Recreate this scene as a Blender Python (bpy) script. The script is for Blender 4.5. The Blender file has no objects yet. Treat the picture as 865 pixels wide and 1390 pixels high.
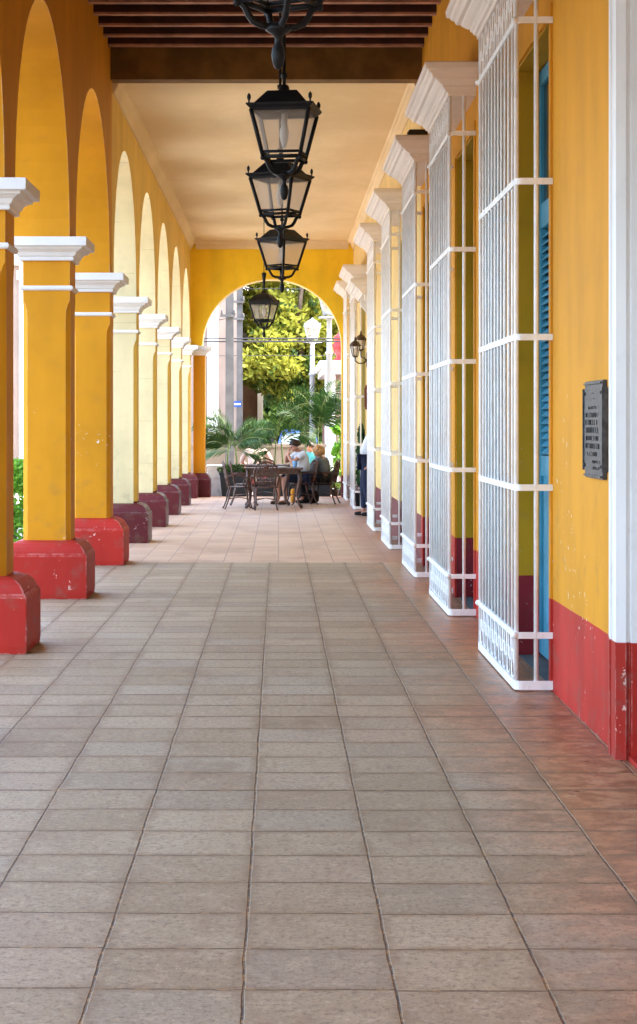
import bpy, bmesh, math, random
from math import radians as R, sin, cos, pi
from mathutils import Vector, Matrix
random.seed(7)
sc = bpy.context.scene
C = sc.collection
F = 2550.0; VX = 378.0; VY = 576.0; EYE = 1.5

# ------------------------------------------------------------ camera
cd = bpy.data.cameras.new('camera'); cam = bpy.data.objects.new('camera', cd); C.objects.link(cam)
cam.location = (0, 0, EYE); cam.rotation_euler = (R(90), 0, 0)
cd.sensor_width = 36; cd.lens = F / 1390 * 36
cd.shift_x = (432.5 - VX) / 1390; cd.shift_y = -(695 - VY) / 1390
cd.clip_start = .1; cd.clip_end = 2000
sc.camera = cam
# ------------------------------------------------------------ light
EL, AZ = 58, 94          # sun elevation, compass bearing from +Y towards +X (behind the camera, to the right)
w = bpy.data.worlds.new('World'); sc.world = w; w.use_nodes = True
wn = w.node_tree; bg = wn.nodes['Background']
sky = wn.nodes.new('ShaderNodeTexSky'); sky.sky_type = 'NISHITA'; sky.sun_disc = False
sky.sun_elevation = R(EL); sky.sun_rotation = R(AZ); sky.air_density = 1.2; sky.dust_density = 4.0; sky.ozone_density = .8
wn.links.new(sky.outputs[0], bg.inputs[0]); bg.inputs[1].default_value = .15
sl = bpy.data.lights.new('sun', 'SUN'); sl.energy = 1.1; sl.angle = R(10.0); sl.color = (1, .95, .87)
so = bpy.data.objects.new('sun', sl); C.objects.link(so)
sd = Vector((sin(R(AZ)) * cos(R(EL)), cos(R(AZ)) * cos(R(EL)), sin(R(EL))))
so.rotation_euler = sd.to_track_quat('Z', 'Y').to_euler(); so.location = (20, -20, 40)
sc.view_settings.view_transform = 'Standard'; sc.view_settings.look = 'None'
sc.view_settings.gamma = 1; sc.view_settings.use_curve_mapping = False
sc.view_settings.exposure = 3.62
sc.render.engine = 'CYCLES'
sc.cycles.max_bounces = 10; sc.cycles.diffuse_bounces = 7; sc.cycles.transparent_max_bounces = 16
sc.cycles.use_denoising = True; sc.cycles.sample_clamp_indirect = 6
sc.cycles.caustics_reflective = False; sc.cycles.caustics_refractive = False

# ------------------------------------------------------------ node helpers
class N:
    def __init__(s, name):
        s.m = bpy.data.materials.new(name); s.m.use_nodes = True
        s.t = s.m.node_tree; s.b = s.t.nodes['Principled BSDF']
        s.pos = None
    def P(s):
        if not s.pos: s.pos = s.t.nodes.new('ShaderNodeNewGeometry').outputs['Position']
        return s.pos
    def link(s, v, sock):
        if hasattr(v, 'links') or isinstance(v, bpy.types.NodeSocket): s.t.links.new(v, sock)
        else:
            if isinstance(v, tuple) and len(v) == 3 and sock.type == 'RGBA': v = v + (1,)
            sock.default_value = v
    def math(s, op, a, b=0.0, c=0.0, clamp=False):
        n = s.t.nodes.new('ShaderNodeMath'); n.operation = op; n.use_clamp = clamp
        for i, v in enumerate((a, b, c)): s.link(v, n.inputs[i])
        return n.outputs[0]
    def noise(s, scale, vec=None, detail=3, rough=.55, stretch=None, dist=0.0):
        v = vec or s.P()
        if stretch:
            mp = s.t.nodes.new('ShaderNodeVectorMath'); mp.operation = 'MULTIPLY'
            s.link(v, mp.inputs[0]); mp.inputs[1].default_value = stretch; v = mp.outputs[0]
        n = s.t.nodes.new('ShaderNodeTexNoise'); n.inputs['Scale'].default_value = scale
        n.inputs['Detail'].default_value = detail; n.inputs['Roughness'].default_value = rough
        n.inputs['Distortion'].default_value = dist
        s.link(v, n.inputs['Vector']); return n.outputs[0]
    def white(s, vec):
        n = s.t.nodes.new('ShaderNodeTexWhiteNoise'); n.noise_dimensions = '3D'; s.link(vec, n.inputs['Vector']); return n.outputs['Value']
    def comb(s, x, y, z):
        n = s.t.nodes.new('ShaderNodeCombineXYZ')
        for i, v in enumerate((x, y, z)): s.link(v, n.inputs[i])
        return n.outputs[0]
    def sep(s, v=None):
        n = s.t.nodes.new('ShaderNodeSeparateXYZ'); s.link(v or s.P(), n.inputs[0]); return n.outputs
    def ramp(s, v, a, b):   # smoothstep a..b -> 0..1
        n = s.t.nodes.new('ShaderNodeMapRange'); n.interpolation_type = 'SMOOTHSTEP'
        s.link(v, n.inputs[0]); n.inputs[1].default_value = a; n.inputs[2].default_value = b; return n.outputs[0]
    def lin(s, v, a, b, c, d):
        n = s.t.nodes.new('ShaderNodeMapRange'); s.link(v, n.inputs[0])
        for i, q in enumerate((a, b, c, d)): n.inputs[i + 1].default_value = q
        return n.outputs[0]
    def mix(s, f, a, b, mode='MIX'):
        n = s.t.nodes.new('ShaderNodeMix'); n.data_type = 'RGBA'; n.blend_type = mode
        s.link(f, n.inputs[0]); s.link(a, n.inputs[6]); s.link(b, n.inputs[7]); return n.outputs[2]
    def out(s, col, rough=.7, bump=None, bd=.01, bs=.5, spec=.3, metal=0.0):
        s.link(col, s.b.inputs['Base Color']); s.link(rough, s.b.inputs['Roughness'])
        s.b.inputs['Specular IOR Level'].default_value = spec; s.b.inputs['Metallic'].default_value = metal
        if bump is not None:
            n = s.t.nodes.new('ShaderNodeBump'); n.inputs['Strength'].default_value = bs; n.inputs['Distance'].default_value = bd
            s.link(bump, n.inputs['Height']); s.t.links.new(n.outputs[0], s.b.inputs['Normal'])
        return s.m

def scl(c, k): return tuple(min(1, x * k) for x in c)

def plaster(name, top, low=None, zsplit=.52, chip=(.78, .72, .66), chipamt=1.0, rough=.6, var=.14, blocks=False, bumpd=.006, edgew=False):
    n = N(name)
    big = n.noise(.9, detail=4); streak = n.noise(3.2, stretch=(1, 1, .22), detail=4); fine = n.noise(38, detail=3); mid = n.noise(7, detail=5)
    v = n.math('ADD', n.math('MULTIPLY', big, .6), n.math('MULTIPLY', streak, .4))
    col = n.mix(n.ramp(v, .35, .65), scl(top, 1 - var), scl(top, 1 + var * .5))
    z = n.sep()[2]
    if low:
        lc = n.mix(n.ramp(v, .38, .62), scl(low, .82), scl(low, 1.12))
        zw = n.math('ADD', z, n.math('MULTIPLY', n.math('SUBTRACT', n.noise(5), .5), .012))
        col = n.mix(n.math('LESS_THAN', zw, zsplit), col, lc)
    # worn, chipped paint showing the pale undercoat, mostly low on the wall
    gate = n.math('MULTIPLY', n.ramp(n.noise(1.7, detail=2), .46, .62), n.lin(z, .0, 2.0, 1.0, .2))
    sp = n.ramp(n.noise(17, detail=4, rough=.65, dist=.4), .655, .675)
    chips = n.math('MULTIPLY', n.math('MULTIPLY', sp, n.ramp(gate, .3, .4)), chipamt, clamp=True)
    col = n.mix(chips, col, chip)
    # grubby marks and splashed dirt at the foot
    dirt = n.math('MULTIPLY', n.ramp(mid, .52, .72), n.lin(z, 0, 1.3, .38, .06), clamp=True)
    col = n.mix(dirt, col, (.16, .11, .08))
    if edgew:
        bv = n.t.nodes.new('ShaderNodeBevel'); bv.samples = 6; bv.inputs[0].default_value = .010
        dp = n.t.nodes.new('ShaderNodeVectorMath'); dp.operation = 'DOT_PRODUCT'
        n.link(bv.outputs[0], dp.inputs[0]); n.link(n.t.nodes.new('ShaderNodeNewGeometry').outputs['True Normal'], dp.inputs[1])
        em = n.math('MULTIPLY', n.math('SUBTRACT', 1.0, n.ramp(dp.outputs['Value'], .86, .985)), n.ramp(n.noise(11, detail=5, rough=.7), .42, .60))
        col = n.mix(n.math('MULTIPLY', em, .55), col, chip)
    h = n.math('ADD', n.math('MULTIPLY', mid, .6), n.math('MULTIPLY', fine, .25))
    if blocks:
        s = n.sep()
        fz = n.math('FRACT', n.math('DIVIDE', s[2], .62)); dz = n.math('LESS_THAN', n.math('ABSOLUTE', n.math('SUBTRACT', fz, .5)), .006)
        cr = n.math('MULTIPLY', dz, n.ramp(n.noise(4), .42, .55))
        col = n.mix(n.math('MULTIPLY', cr, .35), col, (.3, .22, .12)); h = n.math('SUBTRACT', h, cr)
    return n.out(col, rough, h, bumpd, .5, .14)

def simple(name, col, rough=.6, var=.1, scale=6, bump=.002, spec=.3, metal=0.0, dirt=None):
    n = N(name); a = n.noise(scale, detail=4); f = n.noise(scale * 6, detail=2)
    c = n.mix(n.ramp(a, .35, .65), scl(col, 1 - var), scl(col, 1 + var))
    if dirt: c = n.mix(n.math('MULTIPLY', n.ramp(n.noise(scale * 2.5, detail=5, rough=.7), .56, .7), .7), c, dirt)
    return n.out(c, n.lin(f, .3, .7, rough - .06, rough + .06), f, bump, .4, spec, metal)

OR = (.66, .285, .012); RED = (.46, .030, .020)
M = {}
M['or'] = plaster('ochre_plaster_red_foot', OR, RED, .52)
M['or_col'] = plaster('ochre_plaster', OR, edgew=True)
M['red'] = plaster('red_base_paint', RED, chip=(.72, .45, .38), rough=.55, edgew=True, var=.2)
M['white'] = plaster('white_plaster', (.80, .79, .77), chipamt=.2, var=.07)
M['cornice'] = plaster('cornice_plaster', (.80, .74, .67), chipamt=.1, var=.05)
M['yel'] = plaster('yellow_plaster_maroon_foot', (.76, .50, .10), (.13, .025, .028), .52)
M['cream'] = plaster('cream_plaster', (.74, .63, .36), blocks=True, chipamt=.6)
M['creamwall'] = plaster('cream_wall_maroon_foot', (.72, .53, .22), (.16, .04, .04), .52)
M['endy'] = plaster('end_wall_yellow', (.90, .60, .03), (.13, .025, .028), .45)
M['maroon'] = plaster('maroon_base_paint', (.115, .02, .024), chip=(.4, .3, .28), rough=.35, bumpd=.012, edgew=True)
M['ceil'] = plaster('ceiling_plaster', (.88, .74, .50), chipamt=0, var=.07)
def ceil_mat():
    n = N('ceiling_plaster'); s = n.sep()
    a = n.noise(1.1, stretch=(1, .5, 1), detail=5); c = n.mix(n.ramp(a, .35, .7), (.70, .53, .29), (.79, .62, .37))
    st = n.ramp(n.noise(2.2, stretch=(.6, 1.6, 1), detail=6, rough=.7), .60, .75)
    c = n.mix(n.math('MULTIPLY', st, .4), c, (.55, .40, .24))
    sp = n.math('MULTIPLY', n.ramp(n.noise(7, stretch=(.6, 2.5, 1), detail=4, rough=.8), .70, .73), n.ramp(n.noise(.7), .38, .52))
    c = n.mix(n.math('MULTIPLY', sp, .9), c, (.16, .10, .05))
    bl = n.math('LESS_THAN', n.math('ABSOLUTE', n.math('SUBTRACT', n.math('FRACT', n.math('DIVIDE', n.math('ADD', s[1], n.math('MULTIPLY', n.noise(.8), .05)), .62)), .5)), .008)
    c = n.mix(n.math('MULTIPLY', bl, n.math('MULTIPLY', n.ramp(n.noise(1.5), .45, .6), .35)), c, (.45, .32, .2))
    return n.out(c, .75, n.noise(9, detail=5), .012, .5, .1)
M['ceil'] = ceil_mat()
M['wood'] = simple('dark_joist_wood', (.05, .013, .008), .6, .3, 5)
M['woodlit'] = simple('lit_joist_edge', (.36, .17, .10), .7, .25, 5)  # paler colour paints in the floor bounce on the joist undersides
M['beam'] = simple('brown_beam_paint', (.17, .085, .014), .7, .25, 3)
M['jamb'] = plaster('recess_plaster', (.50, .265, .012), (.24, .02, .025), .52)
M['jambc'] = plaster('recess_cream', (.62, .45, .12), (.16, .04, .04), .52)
M['iron'] = simple('white_bar_paint', (.86, .85, .83), .45, .06, 9, .001, dirt=(.74, .70, .66))
M['blue'] = simple('blue_door_paint', (.045, .235, .345), .5, .15, 4)
M['blueg'] = simple('grey_blue_paint', (.46, .53, .57), .6, .1, 4)
M['dark'] = simple('dark_interior', (.02, .018, .015), .9)  # near-black colour stands for unlit rooms behind openings
M['pane'] = simple('window_glass', (.02, .03, .035), .08, .1, spec=.5)
M['lamp'] = simple('black_lantern_iron', (.007, .007, .0075), .5, .3, 12, .001, spec=.22)
M['lampb'] = simple('bronze_lantern_iron', (.06, .035, .02), .45, .3, 12, .001)
M['chair'] = simple('brown_cast_iron', (.085, .035, .022), .38, .35, 14, .002, spec=.5)
M['tabletop'] = simple('tabletop_metal', (.22, .17, .15), .3, .2, 9, .001, spec=.6)
M['planter'] = simple('black_planter', (.02, .022, .026), .5, .2)
M['soil'] = simple('soil', (.06, .04, .025), .9)
M['skin'] = simple('skin', (.50, .24, .16), .5, .06, 12)
M['hairb'] = simple('dark_hair', (.03, .013, .008), .5, .4, 30, .004)
M['hairy'] = simple('blond_hair', (.42, .22, .08), .5, .4, 30, .004)
M['shirt'] = simple('white_cloth', (.62, .64, .68), .85, .05)
M['grey'] = simple('grey_cloth', (.16, .18, .20), .9, .15)
M['navy'] = simple('navy_cloth', (.015, .02, .05), .85, .15)
M['black'] = simple('black_cloth', (.012, .013, .015), .7, .2)
M['pinkc'] = simple('pale_pink_cloth', (.40, .30, .26), .85, .08)
M['teal'] = simple('teal_cloth', (.08, .38, .38), .85, .1)
M['orange'] = simple('amber_cloth', (.75, .32, .02), .7, .1)
M['blu'] = simple('light_blue_plastic', (.2, .4, .7), .4, .05)
M['conc'] = simple('pole_concrete', (.088, .086, .086), .8, .15, 3)
M['pink'] = plaster('pink_plaster', (.33, .23, .225), chipamt=.3)
M['pinkw'] = plaster('pale_pink_facade', (.24, .185, .155), chipamt=.3)
M['brownw'] = plaster('weathered_brown_wall', (.15, .095, .065), chipamt=.5, var=.35)
M['beigew'] = plaster('beige_stone_wall', (.22, .17, .125), chipamt=.3, var=.25)
M['redurn'] = simple('red_urn_glaze', (.55, .03, .03), .3, .1)
M['rtile'] = simple('roof_tile', (.32, .12, .07), .8, .3)
M['carblue'] = simple('blue_car_paint', (.003, .055, .32), .25, .05, spec=.6)
M['glass2'] = simple('car_glass', (.35, .42, .46), .1, .1, spec=.6)
M['tyre'] = simple('tyre_rubber', (.015, .015, .015), .8)
M['signb'] = simple('blue_sign', (.01, .06, .30), .5, .05)
M['bronze'] = simple('bronze_plate', (.055, .056, .06), .5, .4, 25, .003, spec=.5, metal=.25)
M['bronzel'] = simple('bronze_letters', (.035, .032, .03), .5, .2, 20, .001, metal=.2)
M['rust'] = simple('rust_brown_plate', (.16, .05, .02), .7, .2)
M['wire'] = simple('cable', (.03, .03, .035), .6)
M['terra'] = simple('orange_brick', (.55, .20, .11), .8, .15)
M['street'] = simple('street_asphalt', (.13, .12, .11), .9, .15, 1.5, .004)
M['walk'] = simple('pale_pavement', (.24, .21, .18), .85, .12, 2, .003)
M['trunk'] = simple('bark', (.12, .085, .06), .9, .3, 8, .02)

def leafmat(name, a, b, trans=.35, rough=.5):
    n = N(name); rnd = n.t.nodes.new('ShaderNodeNewGeometry').outputs['Random Per Island']
    col = n.mix(rnd, a, b); n.out(col, rough, spec=.18)
    tr = n.t.nodes.new('ShaderNodeBsdfTranslucent'); n.link(n.mix(.5, col, b), tr.inputs[0])
    ms = n.t.nodes.new('ShaderNodeMixShader'); ms.inputs[0].default_value = trans
    n.t.links.new(n.b.outputs[0], ms.inputs[1]); n.t.links.new(tr.outputs[0], ms.inputs[2])
    n.t.links.new(ms.outputs[0], n.t.nodes['Material Output'].inputs[0]); return n.m
M['ly'] = leafmat('yellow_leaves', (.25, .26, .03), (.43, .42, .06))
M['lg'] = leafmat('green_leaves', (.06, .11, .015), (.16, .22, .035))
M['ld'] = leafmat('dark_leaves', (.022, .05, .012), (.06, .11, .02), .25)
M['palm'] = leafmat('palm_leaves', (.014, .052, .012), (.055, .125, .024), .15, .45)
M['bright'] = leafmat('bright_leaves', (.12, .30, .03), (.22, .46, .05))

def lampglass():
    n = N('frosted_lamp_glass'); n.out((.72, .62, .52), .35, spec=.5)
    tr = n.t.nodes.new('ShaderNodeBsdfTransparent'); tr.inputs[0].default_value = (.95, .93, .9, 1)
    tl = n.t.nodes.new('ShaderNodeBsdfTranslucent'); tl.inputs[0].default_value = (.75, .68, .6, 1)
    a = n.t.nodes.new('ShaderNodeMixShader'); a.inputs[0].default_value = .5
    n.t.links.new(n.b.outputs[0], a.inputs[1]); n.t.links.new(tl.outputs[0], a.inputs[2])
    b = n.t.nodes.new('ShaderNodeMixShader'); b.inputs[0].default_value = .68
    n.t.links.new(a.outputs[0], b.inputs[1]); n.t.links.new(tr.outputs[0], b.inputs[2])
    n.t.links.new(b.outputs[0], n.t.nodes['Material Output'].inputs[0]); return n.m
M['lglass'] = lampglass()

def near_floor():
    n = N('concrete_tiles'); P = n.P(); s = n.sep()
    wob = n.math('MULTIPLY', n.math('SUBTRACT', n.noise(1.1, stretch=(.6, 1.6, 1), detail=3), .5), .013)
    wob2 = n.math('MULTIPLY', n.math('SUBTRACT', n.noise(6, detail=4), .5), .0075)
    X = n.math('ADD', n.math('ADD', s[0], wob), wob2)
    u = n.math('DIVIDE', n.math('ADD', X, .093), .405); iu = n.math('FLOOR', u); fu = n.math('SUBTRACT', u, iu)
    colr = n.white(n.comb(iu, 3.3, 1.7))
    wy = n.math('MULTIPLY', n.math('SUBTRACT', n.noise(1.3, stretch=(1.6, .7, 1)), .5), .034)
    wy2 = n.math('MULTIPLY', n.math('SUBTRACT', n.noise(8, detail=3), .5), .012)
    Y = n.math('ADD', n.math('ADD', n.math('ADD', s[1], wy), wy2), n.math('MULTIPLY', colr, .028))
    v = n.math('DIVIDE', n.math('SUBTRACT', Y, 6.16), .388); iv = n.math('FLOOR', v); fv = n.math('SUBTRACT', v, iv)
    du = n.math('MULTIPLY', n.math('MINIMUM', fu, n.math('SUBTRACT', 1.0, fu)), .405)
    dv = n.math('MULTIPLY', n.math('MINIMUM', fv, n.math('SUBTRACT', 1.0, fv)), .388)
    wn_ = n.math('MULTIPLY', n.noise(14, detail=4), .0045)
    gu = n.math('SUBTRACT', 1.0, n.ramp(n.math('SUBTRACT', du, wn_), .0000, .0030))
    # some cross joints are open, most are filled
    rj = n.white(n.comb(n.math('ROUND', v), 9.1, 2.2))
    gv = n.math('SUBTRACT', 1.0, n.ramp(n.math('SUBTRACT', n.math('SUBTRACT', dv, wn_), n.math('MULTIPLY', n.math('GREATER_THAN', rj, .80), .006)), .0010, .0056))
    rnd = n.white(n.comb(iu, iv, 0.0)); rnd2 = n.white(n.comb(iu, iv, 5.0)); rnd3 = n.white(n.comb(iu, iv, 8.0))
    base = n.mix(rnd, (.335, .24, .145), (.455, .345, .225))
    base = n.mix(n.math('MULTIPLY', n.math('GREATER_THAN', rnd2, .72), .30), base, (.35, .235, .16))
    base = n.mix(n.math('MULTIPLY', n.math('GREATER_THAN', rnd3, .80), .20), base, (.34, .32, .27))
    off = n.comb(n.math('MULTIPLY', rnd, 37.0), n.math('MULTIPLY', rnd2, 11.0), 0.0)   # every slab has its own grain
    va = n.t.nodes.new('ShaderNodeVectorMath'); va.operation = 'ADD'; n.link(P, va.inputs[0]); n.link(off, va.inputs[1]); Q = va.outputs[0]
    fine = n.noise(95, detail=4, rough=.75); grit = n.noise(42, vec=Q, detail=5, rough=.8); med = n.noise(7, vec=Q, detail=7, rough=.7); brush = n.noise(15, vec=Q, stretch=(.45, 1.5, 1), detail=6, rough=.7)
    base = n.mix(n.math('MULTIPLY', n.ramp(med, .45, .66), .45), base, (.54, .41, .27))
    base = n.mix(n.math('MULTIPLY', n.ramp(brush, .50, .66), .30), base, (.225, .175, .13))
    base = n.mix(n.math('MULTIPLY', n.ramp(grit, .52, .62), .65), base, (.15, .105, .07))
    base = n.mix(n.math('MULTIPLY', n.ramp(fine, .54, .64), .6), base, (.10, .07, .05))
    base = n.mix(n.math('MULTIPLY', n.math('SUBTRACT', 1.0, n.ramp(grit, .32, .44)), .5), base, (.66, .56, .43))
    blotch = n.ramp(n.noise(1.5, stretch=(1, .55, 1), detail=7, rough=.72), .52, .70)
    base = n.mix(n.math('MULTIPLY', blotch, .62), base, (.235, .15, .09))
    s2 = n.ramp(n.noise(3.4, stretch=(.8, 1, 1), detail=6, rough=.75, dist=.8), .60, .70)
    base = n.mix(n.math('MULTIPLY', s2, .45), base, (.19, .145, .105))
    # reddish run of slabs along the house wall
    strip = n.ramp(n.math('ADD', s[0], n.math('MULTIPLY', n.math('SUBTRACT', n.noise(2.2, detail=4), .5), .05)), 1.10, 1.145)
    spread = n.math('MULTIPLY', n.ramp(n.math('ADD', s[0], n.math('MULTIPLY', n.noise(1.2, detail=6, rough=.7), 1.1)), 1.15, 1.75), .65)
    redc = n.mix(n.ramp(med, .40, .60), (.24, .095, .04), (.52, .23, .11))
    redc = n.mix(n.math('MULTIPLY', n.ramp(grit, .54, .68), .5), redc, (.10, .045, .025))
    base = n.mix(n.math('MAXIMUM', n.math('MULTIPLY', strip, .86), spread), base, redc)
    base = n.mix(n.math('MULTIPLY', n.math('MULTIPLY', n.ramp(n.noise(8, detail=7, rough=.8), .57, .66), strip), .6), base, (.60, .44, .29))
    crumbs = n.math('MULTIPLY', n.ramp(n.noise(30, detail=4, rough=.8), .62, .67), n.ramp(n.noise(.9, detail=2), .42, .56))
    base = n.mix(n.math('MULTIPLY', crumbs, .95), base, (.16, .085, .04))
    base = n.mix(n.math('MULTIPLY', gv, n.lin(n.noise(2.5), .35, .65, .8, 1.0)), base, (.075, .045, .025))
    base = n.mix(n.math('MULTIPLY', gu, .95), base, (.06, .042, .03))
    # sandy crumbs and a darker stained margin along the joints
    dj = n.math('MINIMUM', du, dv)
    base = n.mix(n.math('MULTIPLY', n.math('MULTIPLY', n.math('SUBTRACT', 1.0, n.ramp(dj, .002, .05)), n.ramp(n.noise(5, detail=5, rough=.7), .38, .58)), .60), base, (.22, .14, .08))
    edge = n.math('MULTIPLY', n.math('SUBTRACT', 1.0, n.ramp(dj, .003, .014)), n.ramp(n.noise(16, detail=4, rough=.7), .50, .60))
    base = n.mix(n.math('MULTIPLY', edge, .85), base, (.36, .215, .10))
    h = n.math('SUBTRACT', n.math('ADD', n.math('MULTIPLY', grit, .45), n.math('MULTIPLY', brush, .3)), n.math('MAXIMUM', gu, n.math('MULTIPLY', gv, .8)))
    rough = n.math('SUBTRACT', n.lin(med, .3, .7, .45, .62), n.math('MULTIPLY', strip, .20))
    return n.out(base, rough, h, .0055, .8, .28)
def far_floor():
    n = N('pink_paving'); s = n.sep()
    br = n.t.nodes.new('ShaderNodeTexBrick'); n.link(n.P(), br.inputs['Vector'])
    br.inputs['Scale'].default_value = 1; br.inputs['Brick Width'].default_value = .30; br.inputs['Row Height'].default_value = .30
    br.inputs['Mortar Size'].default_value = .006; br.offset = .0
    br.inputs['Color1'].default_value = (.56, .36, .235, 1); br.inputs['Color2'].default_value = (.65, .44, .30, 1); br.inputs['Mortar'].default_value = (.36, .22, .17, 1)
    med = n.noise(1.5, stretch=(1, .4, 1), detail=5)
    c = n.mix(n.math('MULTIPLY', n.ramp(med, .48, .68), .45), br.outputs[0], (.34, .175, .115))
    st = n.ramp(n.math('ADD', s[0], n.math('MULTIPLY', n.noise(1.6, detail=4), .5)), .95, 1.45)
    c = n.mix(n.math('MULTIPLY', st, .7), c, (.36, .15, .085))
    c = n.mix(n.math('MULTIPLY', n.ramp(n.noise(60, detail=3), .52, .68), .25), c, (.2, .12, .09))
    return n.out(c, .5, n.noise(40), .003, .5, .4)
M['floor'] = near_floor(); M['floorp'] = far_floor()

# ------------------------------------------------------------ mesh helpers
class MB:
    def __init__(s): s.v = []; s.f = []; s.mi = []; s.cur = 0; s.sm = []; s.smooth = False
    def face(s, ids): s.f.append(ids); s.mi.append(s.cur); s.sm.append(s.smooth)
    def add(s, vs, fs):
        o = len(s.v); s.v += [tuple(p) for p in vs]
        for f in fs: s.face([i + o for i in f])
    def box(s, x0, x1, y0, y1, z0, z1):
        s.add([(x0,y0,z0),(x1,y0,z0),(x1,y1,z0),(x0,y1,z0),(x0,y0,z1),(x1,y0,z1),(x1,y1,z1),(x0,y1,z1)],
              [(3,2,1,0),(4,5,6,7),(0,1,5,4),(1,2,6,5),(2,3,7,6),(3,0,4,7)]); return s
    def loops(s, Ls, cap=True, closed=True):
        o = len(s.v); n = len(Ls[0])
        for L in Ls: s.v += [tuple(p) for p in L]
        for i in range(len(Ls) - 1):
            for j in range(n if closed else n - 1):
                a = o + i*n + j; b = o + i*n + (j+1) % n
                s.face([a, b, b + n, a + n])
        if cap:
            s.face([o + j for j in range(n)][::-1]); s.face([o + (len(Ls)-1)*n + j for j in range(n)])
        return s
    def rect(s, cx, cy, hx, hy, prof, cap=True):   # prof = [(offset, z)]
        s.loops([[(cx-hx-o,cy-hy-o,z),(cx+hx+o,cy-hy-o,z),(cx+hx+o,cy+hy+o,z),(cx-hx-o,cy+hy+o,z)] for o, z in prof], cap); return s
    def lathe(s, cx, cy, prof, n=12):   # prof = [(r,z)]
        sm = s.smooth; s.smooth = True
        s.loops([[(cx + r*cos(2*pi*k/n), cy + r*sin(2*pi*k/n), z) for k in range(n)] for r, z in prof]); s.smooth = sm; return s
    def tube(s, pts, r, n=8):
        sm = s.smooth; s.smooth = n > 4
        pts = [Vector(p) for p in pts]; Ls = []; up = None
        for i, p in enumerate(pts):
            d = (pts[min(i+1, len(pts)-1)] - pts[max(i-1, 0)]).normalized()
            if up is None: up = Vector((0,0,1)) if abs(d.z) < .9 else Vector((1,0,0))
            a = d.cross(up).normalized(); b = a.cross(d).normalized(); up = b if b.length > .1 else up
            rr = r[i] if isinstance(r, (list, tuple)) else r
            Ls.append([p + a*rr*cos(2*pi*k/n) + b*rr*sin(2*pi*k/n) for k in range(n)])
        s.loops(Ls); s.smooth = sm; return s
    def band(s, path, hz, th):    # flat bar following an XY path at z, path=[(x,y,z)]
        P = [Vector(p) for p in path]; Ls = []
        for i, p in enumerate(P):
            d = (P[min(i+1, len(P)-1)] - P[max(i-1, 0)]); d.z = 0; d.normalize()
            q = Vector((-d.y, d.x, 0)) * th / 2
            Ls.append([p-q-Vector((0,0,hz/2)), p+q-Vector((0,0,hz/2)), p+q+Vector((0,0,hz/2)), p-q+Vector((0,0,hz/2))])
        s.loops(Ls); return s
    def ball(s, c, rx, ry=None, rz=None, n=10, m=7):
        ry = ry or rx; rz = rz or rx; sm = s.smooth; s.smooth = True
        s.loops([[(c[0]+rx*sin(pi*(i+.02)/(m+.04))*cos(2*pi*k/n), c[1]+ry*sin(pi*(i+.02)/(m+.04))*sin(2*pi*k/n), c[2]-rz*cos(pi*i/m)) for k in range(n)] for i in range(m+1)]); s.smooth = sm; return s
    def build(s, name, mats, parent=None, loc=None, bevel=0, fixn=True):
        me = bpy.data.meshes.new(name); me.from_pydata(s.v, [], s.f)
        mats = mats if isinstance(mats, (list, tuple)) else [mats]
        for m in mats: me.materials.append(m)
        for i, p in enumerate(me.polygons): p.material_index = s.mi[i]; p.use_smooth = s.sm[i]
        if fixn:
            bm = bmesh.new(); bm.from_mesh(me); bmesh.ops.recalc_face_normals(bm, faces=bm.faces)
            if bevel: bmesh.ops.bevel(bm, geom=[e for e in bm.edges if len(e.link_faces) == 2 and e.calc_face_angle(0) > .6], offset=bevel, segments=2, affect='EDGES', clamp_overlap=True)
            bm.to_mesh(me); bm.free()
        me.update()
        o = bpy.data.objects.new(name, me); C.objects.link(o)
        if parent: o.parent = parent
        if loc is not None: o.location = loc
        return o
def tag(o, label, cat=None, group=None):
    if label: o['label'] = label
    if cat: o['category'] = cat
    if group: o['group'] = group
    return o
def thing(name, label, cat, loc=(0,0,0), rz=0, group=None):
    o = bpy.data.objects.new(name, None); C.objects.link(o); o.location = loc; o.rotation_euler = (0,0,rz); o.empty_display_size = .2
    return tag(o, label, cat, group)
def struct(o, label=None):
    o['kind'] = 'structure'
    if label: o['label'] = label
    return o
def children(o): return [c for c in C.objects if c.parent == o]
def dup(root, loc, label, rz=None, group=None, scale=None):
    r = root.copy(); C.objects.link(r); r.location = loc
    if rz is not None: r.rotation_euler = (0,0,rz)
    if scale: r.scale = (scale,)*3
    r['label'] = label
    if group: r['group'] = group
    for ch in children(root):
        c = ch.copy(); C.objects.link(c); c.parent = r
        for g in children(ch):
            d = g.copy(); C.objects.link(d); d.parent = c
    return r
def wx(px, d): return (px - VX) * d / F
def wz(py, d): return EYE + (VY - py) * d / F

# ------------------------------------------------------------ ground and floors
o = MB().box(-400, 400, -300, 900, -.6, -.30).build('ground', M['street']); struct(o, 'pale street surface beyond the arcade')
o = MB().box(-6.2, -2.75, -12, 20, -.30, -.16).build('pavement', M['walk']); struct(o)
M['pale'] = simple('bounce_paving_stone', (.60, .54, .47), .85, .1, 2, .003)  # paving added this pale to throw light up into the far arcade
o = MB().box(-12.2, -2.75, 20, 51, -.30, -.16).build('bounce_paving', M['pale']); struct(o, 'pale paving outside the far arcade, added to bounce light inside')
o = MB().box(-2.75, 1.56, -8, 20.4, -.3, 0).build('arcade_floor', M['floor']); struct(o, 'grey beige concrete tile floor of the arcade')
o = MB().box(-2.75, 1.56, 20.4, 39.3, -.3, 0).build('arcade_floor', M['floorp']); struct(o, 'pink paved floor at the far end of the arcade')
o = MB().box(-2.75, 6, 39.3, 43.5, -.3, -.06).build('pavement', M['walk']); struct(o)

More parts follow.
